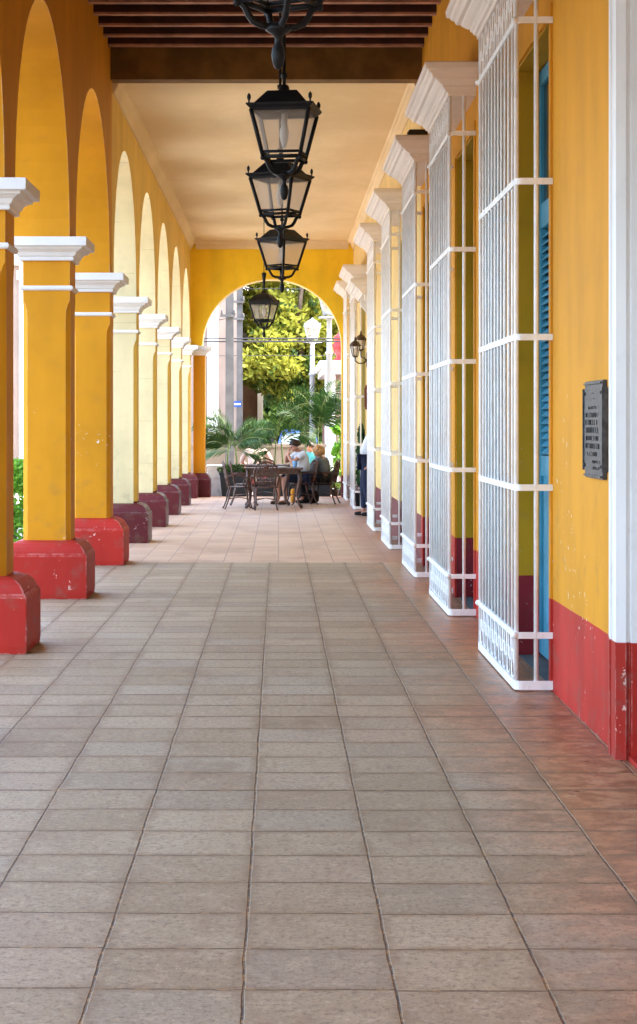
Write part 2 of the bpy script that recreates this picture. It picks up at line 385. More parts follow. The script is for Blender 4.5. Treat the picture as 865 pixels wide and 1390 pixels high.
# ------------------------------------------------------------ left arcades
CY = [12.6, 16.45, 20.3, 24.05, 27.75, 31.4, 35.0, 38.42]
XO, XI = -2.21, -1.80; XC = (XO+XI)/2; SPR = 3.11
def arch_outline(y0, y1, ztop, cs, hp=.25):
    pts = [(y0, ztop), (y0, SPR)]
    # cs = pier centres; arches between successive piers
    for a, b in zip(cs, cs[1:]):
        pa, pb = a + hp, b - hp; c = (pa+pb)/2; r = (pb-pa)/2
        pts.append((pa, SPR))
        for k in range(1, 32): t = pi - pi*k/32; pts.append((c + r*cos(t), SPR + r*sin(t)*.985))
        pts.append((pb, SPR))
    pts += [(y1, SPR), (y1, ztop)]
    out = [pts[0]]
    for p in pts[1:]:
        if abs(p[0]-out[-1][0]) + abs(p[1]-out[-1][1]) > 1e-4: out.append(p)
    return out
def prism_x(mb, pts, x0, x1, mface=0, medge=0):
    o = len(mb.v); n = len(pts)
    mb.v += [(x0, y, z) for y, z in pts] + [(x1, y, z) for y, z in pts]
    mb.cur = mface; mb.face([o+i for i in range(n)]); mb.face([o+n+i for i in range(n)][::-1])
    mb.cur = medge
    for i in range(n): j = (i+1) % n; mb.face([o+i, o+j, o+n+j, o+n+i])
def smooth_none(): pass
house1 = thing('arcade_house', 'ochre arcaded house with red foot and dark joist ceiling', 'house', (0, 8, 0))
house2 = thing('arcade_house', 'cream and yellow arcaded house with plaster ceiling and end arch', 'house', (0, 30, 0))
def part(mb, name, mats, parent, **k):
    # parent empties sit at their base, so shift the mesh back
    o = mb.build(name, mats, parent, **k); o.location = -parent.location; return o
mb = MB(); prism_x(mb, arch_outline(-2.9, 20.299, 5.75, [-2.5, 1.25, 5.0, 8.75] + CY[:3]), -2.30, XI); part(mb, 'arch_wall', M['or_col'], house1)
mb = MB(); cs = CY[2:]; prism_x(mb, arch_outline(20.301, 38.7, 5.6, cs), -2.30, XI, 0, 1)
part(mb, 'arch_wall', [M['yel'], M['cream']], house2)
def column(cy, near, label):
    t = thing('column', label, 'column', (XC, cy, 0), 0, 'square columns of the arcade')
    hx = .205
    bm_ = M['red'] if near else M['maroon']
    b = MB(); b.rect(0, 0, hx, hx, [(.155,0),(.16,.05),(.16,.372),(.150,.382),(.142,.384),(.135,.41),(.115,.445),(.08,.475),(.035,.492),(.0,.498)])
    b.build('base', bm_, t, bevel=.006)
    s = MB(); cf = M['or_col'] if near else M['cream']; sf = M['or_col'] if near else M['yel']
    def lp(c, z, h=hx): return [(-h+c,-h,z),(h-c,-h,z),(h,-h+c,z),(h,h-c,z),(h-c,h,z),(-h+c,h,z),(-h,h-c,z),(-h,-h+c,z)]
    s.loops([lp(.040,.49), lp(.040,2.42), lp(.036,2.49), lp(.020,2.54), lp(.004,2.57), lp(.003,SPR-.19)])
    o = s.build('shaft', [cf, sf], t)
    if not near:
        for p in o.data.polygons:
            if abs(p.normal.x) > .6: p.material_index = 1
    # spring block that carries the arch
    c = MB(); c.rect(0, 0, hx, hx, [(-.01,SPR-.195),(.03,SPR-.195),(.035,SPR-.175),(.028,SPR-.165),(.045,SPR-.155),(.058,SPR-.125),(.085,SPR-.108),(.085,SPR-.102),(.112,SPR-.100),(.114,SPR-.012-.068),(.118,SPR-.079),(.154,SPR-.077),(.156,SPR-.004),(.150,SPR)])
    c.build('capital', M['white'], t, bevel=.003)
    a = MB(); a.rect(0, 0, hx, hx, [(-.01,SPR-.452),(.010,SPR-.452),(.022,SPR-.44),(.024,SPR-.425),(.016,SPR-.412),(-.01,SPR-.409)])
    a.build('neck_ring', M['white'], t)
    return t
LBL = ['first ochre column at the left edge, nearest to the viewer', 'second ochre column from the left edge, with white paint chips on its front',
 'third ochre column, last one with a red base, under the brown beam', 'cream column with maroon base, first one past the ochre columns',
 'second cream column with maroon base, counted from the ochre ones', 'third cream column with maroon base, counted from the ochre ones',
 'fourth cream column with maroon base, one before the end arch', 'fifth cream column, joined to the pier of the end arch']
for i, cy in enumerate(CY): column(cy, i < 3, LBL[i])
column(8.75, True, 'ochre column beyond the left edge of the photo'); column(-2.5, True, 'ochre corner column behind the viewer, last of the row'); column(1.25, True, 'ochre column just behind the viewer on the left'); column(5.0, True, 'ochre column beyond the left edge, beside the viewer')

# ------------------------------------------------------------ right wall with openings
WX = 1.54; WT = 2.1
GR = [(10.55,1.93),(14.65,1.90),(18.33,1.85),(22.45,1.80),(26.25,1.90),(33.0,1.85),(36.65,1.75)]
OPT = 3.80
def wall_run(mb, y0, y1, holes, z1):
    y = y0
    for a, b, zt in holes:
        mb.box(WX, WT, y, a, -.05, z1)
        mb.box(WX, WT, a, b, zt, z1)
        y = b
    mb.box(WX, WT, y, y1, -.05, z1)
h1 = [(g[0]+.07, g[0]+g[1]-.28, OPT) for g in GR[:3]]
h2 = [(g[0]+.07, g[0]+g[1]-.28, OPT) for g in GR[3:5]] + [(29.75, 31.25, 3.3)] + [(g[0]+.07, g[0]+g[1]-.28, OPT) for g in GR[5:]]
mb = MB(); wall_run(mb, 8.42, 20.299, h1, 5.75); part(mb, 'house_wall', M['or'], house1)
mb = MB(); wall_run(mb, 20.301, 38.7, h2, 5.6); part(mb, 'house_wall', M['creamwall'], house2)
# wall nearer than the doorway beside the viewer
mb = MB(); mb.box(WX, WT, -2.8, 6.3, -.05, 5.75); mb.box(WX, WT, 6.3, 8.42, 4.4, 5.75); part(mb, 'house_wall', M['or'], house1)
mb = MB(); mb.box(2.1, 2.16, 6.2, 8.5, -.05, 4.5); part(mb, 'street_door', M['blueg'], house1)
mb = MB(); mb.box(1.563, 2.1, 6.3, 8.415, -.05, .02); part(mb, 'threshold', M['red'], house1)
# fluted white door surround with red foot: ribs stepping round the corner of the wall
def surround(mb, z0, z1, g=0):
    pts = [(WX, 8.66),(WX-.018-g, 8.655),(WX-.022-g, 8.60),(WX-.012-g, 8.595),(WX-.012-g,8.575),(WX-.030-g,8.57),(WX-.034-g,8.525),(WX-.016-g,8.52),(WX-.014-g,8.50),(WX-.030-g,8.495),(WX-.030-g,8.40-g),(WX+.012,8.385-g),(WX+.016,8.40-g),(WX+.03,8.40-g),(WX+.034,8.375-g),(WX+.5,8.37-g),(WX+.5,8.44),(WX,8.44)]
    mb.loops([[(x,y,z0) for x,y in pts],[(x,y,z1) for x,y in pts]])
mb = MB(); surround(mb, .525, 4.6); part(mb, 'door_surround', M['white'], house1)
mb = MB(); surround(mb, 0.0, .525, .004); part(mb, 'door_surround_foot', M['red'], house1)
# recess linings and raised flat bands round the openings
for (a, b, zt), near in [(h, True) for h in h1] + [(h, False) for h in h2]:
    hs = house1 if near else house2
    mb = MB()
    for s_, y in ((1, a), (-1, b)): mb.box(WX+.004, WX+.15, min(y, y+s_*.012), max(y, y+s_*.012), 0, zt-.003)
    mb.box(WX+.004, WX+.15, a+.013, b-.013, zt-.015, zt-.003)
    part(mb, 'window_recess', M['jamb'] if near else M['jambc'], hs)
    mb = MB()
    mb.box(WX-.012, WX+.003, a-.075, a-.002, .0, zt+.07); mb.box(WX-.012, WX+.003, b+.002, b+.075, .0, zt+.07); mb.box(WX-.0115, WX+.003, a-.001, b+.001, zt+.002, zt+.07)
    part(mb, 'window_band', M['or'] if near else M['creamwall'], hs)
    mb = MB(); mb.box(WX+.02, WX+.5, a-.1, b+.1, -.04, .006); part(mb, 'window_sill', M['conc'], hs)
# shutters
def shutter(a, b, zt, lab, group):
    L = (b-a)/2 - .016
    t = thing('shutter_door', lab, 'shutters', (WX+.15, a+.016, 0), 0, group)
    for k in range(2):
        y0 = k*L; f = MB()
        for yy in (y0+.004, y0+L-.084): f.box(0, .045, yy, yy+.08, .02, zt-.02)
        for z0, z1 in ((.02,.16),(1.17,1.30),(2.76,2.92),(zt-.12,zt-.02)): f.box(.001, .044, y0+.085, y0+L-.085, z0, z1)
        fo = f.build('door_frame', M['blue'], t, bevel=.004)
        p = MB(); p.box(.018, .034, y0+.085, y0+L-.085, .16, 1.17); p.box(.008, .034, y0+.16, y0+L-.16, .24, 1.09); p.build('door_panel', M['blue'], fo, bevel=.004)
        l = MB(); n = 30
        for i in range(n):
            z = 1.315 + i*(2.75-1.315)/n
            l.add([(.002,y0+.085,z),(.002,y0+L-.085,z),(.04,y0+L-.085,z+.038),(.04,y0+.085,z+.038),(.006,y0+.085,z-.006),(.006,y0+L-.085,z-.006),(.044,y0+L-.085,z+.032),(.044,y0+.085,z+.032)],
                  [(0,1,2,3),(7,6,5,4),(0,4,5,1),(3,2,6,7)])
        l.build('louvres', M['blue'], fo)
        g = MB(); g.box(.02, .026, y0+.085, y0+L-.085, 2.92, zt-.12); g.build('pane', M['pane'], fo)
    q = MB(); q.box(.06, .08, -.01, 2*L+.01, .0, zt); q.build('dark_backing', M['dark'], t)  # black sheet paints the unlit room dark behind the louvres
names = ['nearest window grille','second window grille','third window grille','first grille in the cream wall','second grille in the cream wall','grille just past the wall lantern','farthest grille by the end arch']
WIN = h1 + h2[:2] + h2[3:]
for (a, b, zt), nm in zip(WIN, names): shutter(a, b, zt, 'blue louvred shutters behind the ' + nm, 'blue shutter doors')
shutter(29.75, 31.25, 3.3, 'blue shutters in the doorway behind the standing waiter', 'blue shutter doors')

# ------------------------------------------------------------ window grilles
def grille(L, label, loc):
    t = thing('window_grille', label, 'grille', loc, 0, 'white iron window grilles')
    D = .20; r = .035; x0 = -D
    def path(z, e=0):
        P = [(0.0, 0-e, z)]
        for k in range(5): q = pi/2*k/4; P.append((x0-e+r - r*sin(q), 0-e + r - r*cos(q), z))
        for k in range(5): q = pi/2*k/4; P.append((x0-e+r - r*cos(q), L+e - r + r*sin(q), z))
        P.append((0.0, L+e, z)); return P
    for z, h, e in ((.035,.05,.008),(.315,.036,.006),(1.145,.036,.006),(1.99,.036,.006),(2.865,.036,.006),(3.77,.036,.006)):
        MB().band(path(z, e), h, .014).build('crossbar', M['iron'], t)
    nb = 12
    for i in range(nb):
        y = .03 + (L-.06)*i/(nb-1)
        rr = .0135 if i in (0, nb-1) else .0094
        MB().tube([(x0, y, .03 if i in (0, nb-1) else .32), (x0+random.uniform(-.003,.003), y+random.uniform(-.004,.004), 2.0), (x0, y, 4.06 if i in (0, nb-1) else 3.77)], rr, 8).build('bar', M['iron'], t)
    for y in (.0, L):
        MB().tube([(x0*.46, y, .03), (x0*.46, y, 4.07)], .0135, 8).build('bar', M['iron'], t)
        for z in (.315, 3.77): MB().ball((x0-.012, y, z), .02).build('knob', M['iron'], t)
    # fretwork bands of interlocking rings, below and above
    for z0, z1 in ((.06, .297), (3.79, 4.055)):
        f = MB(); H = z1 - z0; nc = 9; cw = (L-.07)/nc
        for i in range(nc):
            yc = .035 + cw*(i+.5)
            for dy, za, zb in ((-cw*.17, z0+H*.36, z1), (cw*.17, z0, z0+H*.64)):
                wv = cw*.26; c = .022
                pts = [(yc+dy-wv, za+c),(yc+dy-wv, zb-c),(yc+dy-wv+c, zb),(yc+dy+wv-c, zb),(yc+dy+wv, zb-c),(yc+dy+wv, za+c),(yc+dy+wv-c, za),(yc+dy-wv+c, za),(yc+dy-wv, za+c)]
                f.tube([(x0, y, z) for y, z in pts], .006, 6)
            f.tube([(x0, yc-cw/2, z0), (x0, yc-cw/2, z1)], .005, 6)
        f.build('fret_band', M['iron'], t)
    return t
GL = ['white floor-length grille nearest the viewer, beside the bronze plaque wall','white grille second from the plaque, in the ochre wall','white grille third from the plaque, last in the ochre wall',
 'white grille with stained bars, first in the cream wall past the ochre wall','white grille second in the cream wall, just before the standing waiter','white grille right after the wall lantern, with a pot plant behind its bars','farthest white grille, beside the end arch']
for (y, L), lb in zip(GR, GL): grille(L, lb, (WX, y, 0))
def cornice(L, label, loc, group='moulded window cornices', z=4.06):
    t = thing('window_cornice', label, 'cornice', loc, 0, group)
    pr = [(.0,0),(.018,.0),(.022,.028),(.040,.032),(.046,.05),(.060,.058),(.062,.075),(.085,.085),(.112,.105),(.118,.118),(.145,.122),(.158,.150),(.178,.160),(.186,.178),(.205,.182),(.212,.225),(.20,.235)]
    Ls = []
    for o_, zz in pr: Ls.append([(0,-o_,zz),(-.20-o_,-o_,zz),(-.20-o_,L+o_,zz),(0,L+o_,zz)])
    m = MB(); m.loops(Ls); m.build('moulding', M['cornice'], t, bevel=.002)
    return t
for (y, L), lb in zip(GR, ['cornice over the nearest grille, cut by the top edge','cornice over the second grille from the viewer','cornice over the third grille from the viewer','cornice over the first grille in the cream wall','cornice over the second grille in the cream wall','cornice over the grille past the wall lantern','cornice over the farthest grille, by the end arch']):
    cornice(L, lb, (WX, y, 4.06))
t = cornice(1.75, 'cornice on scroll brackets over the doorway of the waiter', (WX, 29.6, 3.55))
for yy in (.05, 1.55):
    m = MB(); pts = [(0,0),( -.18,0),(-.17,-.08),(-.10,-.16),(-.05,-.26),(-.07,-.36),(-.03,-.42),(0,-.42)]
    m.loops([[(x,yy,z) for x,z in pts],[(x,yy+.14,z) for x,z in pts]]); m.build('scroll_bracket', M['white'], t)

t = thing('floodlight', 'small black floodlight lying on top of the third cornice', 'floodlight', (1.37, 18.5, 4.297))
MB().box(-.09,.09,-.06,.06,.03,.10).build('housing', M['black'], t, bevel=.008)
MB().box(-.075,.075,-.075,-.061,.04,.09).build('lens', M['pane'], t)
MB().box(-.10,-.092,-.02,.02,0,.08).box(.092,.10,-.02,.02,0,.08).box(-.10,.10,-.02,.02,0,.008).build('bracket', M['black'], t)
# ------------------------------------------------------------ ceilings, beam, roofs, house masses
for k in range(45):
    y = 19.86 - .51*k
    if y < -2.6: break
    m = MB(); m.box(XI-.1, WX+.1, y-.045, y+.045, 5.515, 5.72); m.box(XI-.1, WX+.1, y-.046, y+.046, 5.495, 5.515)
    for i in range(6, 12): m.mi[i] = 1  # bottom strip takes the painted bounce-light colour
    part(m, 'joist', [M['wood'], M['woodlit']], house1)
m = MB().box(XI-.1, WX+.2, -2.8, 20.15, 5.721, 5.80); part(m, 'ceiling_boards', M['wood'], house1)
m = MB().box(XI, WX, 20.15, 20.38, 5.20, 5.60); part(m, 'beam', M['beam'], house1)
m = MB().box(-2.7, 12, -2.8, 20.3, 5.82, 6.4); m.box(2.5, 12, -2.8, 20.3, -.3, 5.81); part(m, 'sun_block_mass', M['or_col'], house1)  # unseen roof slab and house bulk, added to keep the sun out
m = MB().box(-2.7, 12, 20.31, 38.72, 5.62, 6.9); m.box(2.5, 12, 20.31, 38.72, -.3, 5.61); part(m, 'sun_block_mass', M['creamwall'], house2)  # same added sun-blocking bulk over the far house
m = MB().box(XI, WX, 20.381, 38.6, 5.255, 5.5)
part(m, 'ceiling', M['ceil'], house2)
m = MB()
cv = [(0,5.10),(.02,5.10),(.03,5.125),(.045,5.15),(.06,5.19),(.085,5.215),(.10,5.22),(.115,5.256),(0,5.256)]
for sgn, xx in ((1, XI), (-1, WX)): m.loops([[(xx+sgn*a, 20.385, z) for a, z in cv], [(xx+sgn*a, 38.6, z) for a, z in cv]])
m.loops([[(XI+.10, 38.6-a, z) for a, z in cv], [(WX-.10, 38.6-a, z) for a, z in cv]])
part(m, 'ceiling_cove', M['ceil'], house2)
# end wall with arch
m = MB(); acx, ar, arz, zs = -.13, 1.43, 1.37, 3.11
pts = [(-2.21, 5.6), (-2.21, 3.11), (acx-ar, 3.11)]
for k in range(1, 40): q = pi - pi*k/40; pts.append((acx+ar*cos(q), zs+arz*sin(q)))
pts += [(acx+ar, zs), (acx+ar, -.05), (WX-.001, -.05), (WX-.001, 5.6)]
o_ = len(m.v); n_ = len(pts); m.v += [(x,38.6,z) for x,z in pts] + [(x,39.05,z) for x,z in pts]
m.face(list(range(o_, o_+n_))); m.face([o_+n_+i for i in range(n_)][::-1]); m.cur = 1
for i in range(n_): j = (i+1) % n_; m.face([o_+i, o_+j, o_+n_+j, o_+n_+i])
part(m, 'end_wall', [M['endy'], M['creamwall']], house2)
# end pier
t = thing('column', 'yellow pier carrying the left side of the end arch', 'column', (-1.63, 38.83, 0), 0, 'square columns of the arcade')
b = MB(); b.rect(0, 0, .12, .17, [(.11,0),(.115,.372),(.10,.384),(.09,.41),(.06,.46),(.02,.492),(0,.498)]); b.build('base', M['maroon'], t, bevel=.006)
b = MB(); b.rect(0, 0, .12, .17, [(0,.48),(0,2.95)]); b.build('shaft', M['or_col'], t)
b = MB(); b.rect(0, 0, .12, .17, [(-.01,SPR-.195),(.03,SPR-.195),(.035,SPR-.165),(.058,SPR-.125),(.085,SPR-.102),(.112,SPR-.100),(.114,SPR-.08),(.14,SPR-.077),(.14,SPR)]); b.build('capital', M['white'], t)

# ------------------------------------------------------------ plaque, wall lanterns
t = thing('plaque', 'dark bronze plaque with notched corners on the ochre wall', 'plaque', (WX, 9.05, 1.475))
hw, hh = .29, .235; nt = .035
pts = [(-hw+nt,-hh),(-hw+nt,-hh+nt),(-hw,-hh+nt),(-hw,hh-nt),(-hw+nt,hh-nt),(-hw+nt,hh),(hw-nt,hh),(hw-nt,hh-nt),(hw,hh-nt),(hw,-hh+nt),(hw-nt,-hh+nt),(hw-nt,-hh)]
m = MB(); m.loops([[(.0,y,z) for y,z in pts],[(-.022,y,z) for y,z in pts]]); m.build('plate', M['bronze'], t, bevel=.003)
m = MB(); m.band([(-.0275,-hw+nt+.01,hh-.012),(-.0275,hw-nt-.01,hh-.012)], .008,.008).band([(-.0275,-hw+nt+.01,-hh+.012),(-.0275,hw-nt-.01,-hh+.012)], .008,.008)
m.box(-.03,-.0222,-hw+.008,-hw+.016,-hh+nt,hh-nt).box(-.03,-.0222,hw-.016,hw-.008,-hh+nt,hh-nt); m.build('rim', M['bronze'], t)
# worn, unreadable lines of engraved characters
rg = random.Random(3)
for row, (n0, ht) in enumerate([(1,.05),(9,.013),(15,.020),(15,.024),(13,.026),(14,.022),(15,.024),(12,.018),(8,.014),(7,.012)]):
    m = MB(); z = [.175,.105,.07,.035,-.003,-.042,-.08,-.118,-.155,-.185][row]
    tw = min(.5, n0*.032); y = tw/2 if row < 8 else .02
    for c_ in range(n0):
        if rg.random() < .12: y -= .022; continue
        wv = rg.uniform(.012,.022)
        for kk in range(rg.randint(2,3)):
            if rg.random() < .6:
                yy = y - rg.choice([0, wv]); m.box(-.0245,-.0221, yy-.002, yy+.002, z-ht/2, z+ht/2)
            else:
                zz = z + rg.choice([-ht/2, 0, ht/2]); m.box(-.0243,-.0221, y-wv, y, zz-.002, zz+.002)
        y -= wv + .011
    m.build('engraved_line', M['bronzel'], t)
m = MB()
for yy in (-1,1):
    for zz in (-1,1): m.ball((-.024, yy*(hw-.05), zz*(hh-.06)), .009, n=8, m=5)
m.build('screw', M['bronzel'], t)

def lantern_head(t, mf, s=1.0, dome=False, tail=True, glass=M['lglass'], z0=0.0):
    def sq(h, z): h *= s; z = z0 + z*s; return [(-h,-h,z),(h,-h,z),(h,h,z),(-h,h,z)]
    Z = lambda z: z0 + z*s
    if tail:
        m = MB(); m.lathe(0,0,[(r*s, Z(z)) for r, z in [(.004,0),(.018,.01),(.026,.04),(.028,.06),(.024,.09),(.014,.105),(.014,.125),(.02,.135),(.03,.145),(.05,.155),(.055,.165),(.04,.18),(.02,.19)]], 14)
        m.build('finial', mf, t)
    m = MB()
    for sx in (-1,1):
        for sy in (-1,1):
            if tail: m.tube([(sx*x*s, sy*x*s, Z(z)) for x, z in [(.02,.172),(.05,.175),(.075,.19),(.088,.215),(.098,.245),(.118,.275)]], .0145*s, 6)
            m.tube([(sx*.118*s, sy*.118*s, Z(.265)), (sx*.188*s, sy*.188*s, Z(.57))], .0145*s, 6)
            m.lathe(sx*.198*s, sy*.198*s, [(r*s, Z(z)) for r, z in [(.006,.60),(.006,.62),(.012,.632),(.013,.65),(.006,.663),(.002,.668)]], 8)
            m.ball((sx*.122*s, sy*.122*s, Z(.262)), .016*s, n=8, m=5)
    for h, z, r in ((.118,.272,.0125),(.124,.302,.010)):
        P = sq(h, z); m.tube([P[0],P[1]], r*s, 6); m.tube([P[1],P[2]], r*s, 6); m.tube([P[2],P[3]], r*s, 6); m.tube([P[3],P[0]], r*s, 6)
    for L in ([sq(.172,.560), sq(.190,.557), sq(.196,.575), sq(.214,.592), sq(.218,.604), sq(.172,.606)],):
        m.loops(L + [L[0]], cap=False)
    lf_ = m.build('lantern_frame', mf, t)
    m = MB()
    if dome: m.loops([sq(.20,.604), sq(.195,.63), sq(.165,.675), sq(.12,.72), sq(.07,.75), sq(.035,.762)])
    else: m.loops([sq(.178,.605), sq(.170,.612), sq(.100,.695), sq(.092,.70)])
    m.lathe(0,0,[(r*s, Z(z + (.055 if dome else 0))) for r, z in [(.06,.695),(.058,.708),(.035,.716),(.03,.74),(.018,.75)]], 12)
    m.build('roof', mf, t)
    for k in range(4):
        a, b, c, d = sq(.118,.30)[k], sq(.118,.30)[(k+1)%4], sq(.176,.56)[(k+1)%4], sq(.176,.56)[k]
        g = MB(); g.add([a,b,c,d],[(0,1,2,3)]); g.build('glass_pane', glass, lf_, fixn=False)
    m = MB(); m.lathe(0,0,[(r*s, Z(z)) for r, z in [(.02,.56),(.02,.48),(.028,.46),(.030,.42),(.022,.38),(.012,.345),(.002,.34)]], 10); m.build('bulb', M['lampwhite'], t)
M['lampwhite'] = simple('lamp_white', (.6, .6, .58), .4)
def lantern(px, dist, zb, rz, label, ztop, dome=False, s=1.0):
    t = thing('hanging_lantern', label, 'lantern', (wx(px, dist), dist, zb), rz, 'lanterns hanging over the arcade')
    lantern_head(t, M['lamp'], s, dome)
    m = MB(); top = ztop - zb; z = .74*s
    if dome:
        i = 0
        m.lathe(0,0,[(.006,.79*s),(.04,.80*s+.28),(.045,.82*s+.28),(.006,.84*s+.28)],8)
        z = .79*s
        while z < top:
            m.tube([(.010*cos(q)*(1 if i%2 else 0), .010*cos(q)*(0 if i%2 else 1), z+.017+.020*sin(q)) for q in [2*pi*k/8 for k in range(9)]], .0032, 5); z += .031; i += 1
    else:
        m.lathe(0,0,[(.011,z),(.011,z+.05),(.022,z+.06),(.022,z+.08),(.011,z+.09),(.011,top-.06),(.05,top-.05),(.055,top)],10)
    m.build('hanging_chain' if dome else 'hanging_rod', M['lamp'], t)
lantern(378, 7.6, 2.935, R(-30), 'nearest hanging lantern, cut off by the top edge', 5.72)
lantern(386, 12.2, 2.955, R(-9), 'hanging lantern with a clear amber pane, second from the viewer', 5.72)
lantern(380.5, 15.5, 2.955, R(-24), 'middle hanging lantern, half hidden by the one before it', 5.72)
lantern(383, 20.8, 2.955, R(-40), 'fourth hanging lantern, its corner towards the viewer', 5.26)
lantern(358.5, 32.2, 2.99, R(-20), 'small domed lantern on a thin chain before the end arch', 5.26, dome=True)
# double wall lantern
t = thing('wall_lantern', 'bronze double lantern on a wall bracket past the waiter', 'lantern', (WX, 32.4, 2.62))
m = MB(); m.lathe(0,0,[(.001,-.14),(.02,-.13)],6); m.box(-.02,0,-.05,.05,-.14,.12)
m.tube([(-.02,0,-.02),(-.08,-.03,-.07),(-.16,-.1,-.07),(-.22,-.14,-.03),(-.22,-.14,.04)], .012, 6).tube([(-.02,0,-.02),(-.06,.04,.03),(-.1,.1,.04),(-.11,.14,.08),(-.11,.14,.16)], .012, 6)
m.build('bracket', M['lampb'], t)
for (x, y, z) in ((-.22,-.14,.03),(-.11,.14,.15)):
    m = MB()
    m.loops([[(x+r*cos(2*pi*k/6), y+r*sin(2*pi*k/6), z+h) for k in range(6)] for r, h in [(.03,0),(.05,.02),(.045,.03)]])
    for k in range(6): q = 2*pi*k/6; m.tube([(x+.045*cos(q),y+.045*sin(q),z+.02),(x+.085*cos(q),y+.085*sin(q),z+.20)], .007, 5)
    m.loops([[(x+r*cos(2*pi*k/6), y+r*sin(2*pi*k/6), z+h) for k in range(6)] for r, h in [(.09,.19),(.10,.205),(.06,.26),(.02,.29),(.012,.34),(.002,.36)]])
    m.build('lantern_frame', M['lampb'], t)
    m = MB(); m.loops([[(x+r*cos(2*pi*k/6), y+r*sin(2*pi*k/6), z+h) for k in range(6)] for r, h in [(.043,.03),(.078,.19)]], cap=False); m.build('glass_pane', M['lglass'], t, fixn=False)
t = MB().box(-.03, 0, -.14, .14, -.22, .20).box(-.045,-.03,-.11,.11,-.18,.16).build('wall_plate', M['rust'], loc=(WX, 33.0-.35, 1.98), bevel=.004); tag(t, 'rust brown notice plate on the wall below the double lantern', 'plaque')

# ------------------------------------------------------------ chairs, tables
def chair(loc, rz, label):
    t = thing('patio_chair', label, 'chair', loc, rz, 'brown cast iron patio chairs')
    s = MB(); n = 20   # seat facing +Y (sitter looks +Y)
    s.loops([[(.23*cos(2*pi*k/n)*(1.0 if sin(2*pi*k/n) < 0 else 1.06), .22*sin(2*pi*k/n), z) for k in range(n)] for z in (.43,.45)])
    s.build('seat', M['chair'], t)
    b = MB(); top = [(-.20,-.20,.44),(-.235,-.24,.62),(-.23,-.275,.78),(-.16,-.30,.90),(0,-.31,.95),(.16,-.30,.90),(.23,-.275,.78),(.235,-.24,.62),(.20,-.20,.44)]
    b.tube(top, .015, 7)
    b.tube([(-.17,-.22,.52),(-.185,-.26,.72),(-.12,-.29,.85),(0,-.30,.885),(.12,-.29,.85),(.185,-.26,.72),(.17,-.22,.52)], .009, 5)
    b.build('back_frame', M['chair'], t)
    l = MB()   # pierced scroll lattice
    for k in range(-3,4):
        x = k*.052; l.tube([(x*.8,-.215,.46),(x*1.15,-.25,.64),(x*.6,-.285,.80),(x*.9,-.30,.90)], .0085, 5)
    for z, y in ((.55,-.23),(.66,-.255),(.76,-.275)):
        for k in range(-2,3):
            cx = k*.075; l.tube([(cx+.034*cos(q), y, z+.04*sin(q)) for q in [2*pi*i/8 for i in range(9)]], .0075, 5)
    l.tube([(-.2,-.22,.52),(.2,-.22,.52)], .01, 5); l.ball((0,-.305,.85), .05, .015, .05)
    l.build('back_lattice', M['chair'], t)
    for sx in (-1,1):
        MB().tube([(sx*.235,-.25,.66),(sx*.27,-.12,.675),(sx*.275,.06,.66),(sx*.265,.15,.61),(sx*.25,.12,.54),(sx*.22,.10,.45)], .013, 6).build('armrest', M['chair'], t)
        MB().tube([(sx*.18,.14,.44),(sx*.215,.18,.32),(sx*.195,.19,.16),(sx*.215,.23,.03),(sx*.22,.26,.008)], [.02,.021,.014,.014,.02], 7).build('leg', M['chair'], t)
        MB().tube([(sx*.17,-.16,.44),(sx*.20,-.20,.30),(sx*.185,-.23,.15),(sx*.21,-.28,.02),(sx*.215,-.30,.008)], [.02,.02,.014,.014,.02], 7).build('leg', M['chair'], t)
    r = MB(); r.tube([(-.195,.185,.2),(0,0,.23),(.185,-.225,.2)], .008, 5).tube([(.195,.185,.2),(0,0,.23),(-.185,-.225,.2)], .008, 5); r.build('stretcher', M['chair'], t)
    return t
ch = chair((-.70, 33.35, 0), -pi/2 + .12, 'brown iron chair at the left end of the near table, foremost')
ch.scale = (.92, .92, .89)
dup(ch, (-.62, 34.85, 0), 'brown iron chair at the left end, behind the foremost one', -pi/2 + .05)
dup(ch, (-.22, 33.0, 0), 'brown iron chair with its back to the viewer, at the near table', .04)
dup(ch, (-.26, 36.1, 0), 'brown iron chair on the far side of the tables, facing the viewer', pi)
dup(ch, (.42, 35.15, 0), 'brown iron chair under the man in white', pi/2 + .3)
dup(ch, (.86, 35.5, 0), 'brown iron chair under the blond woman in grey', pi/2 - .25)
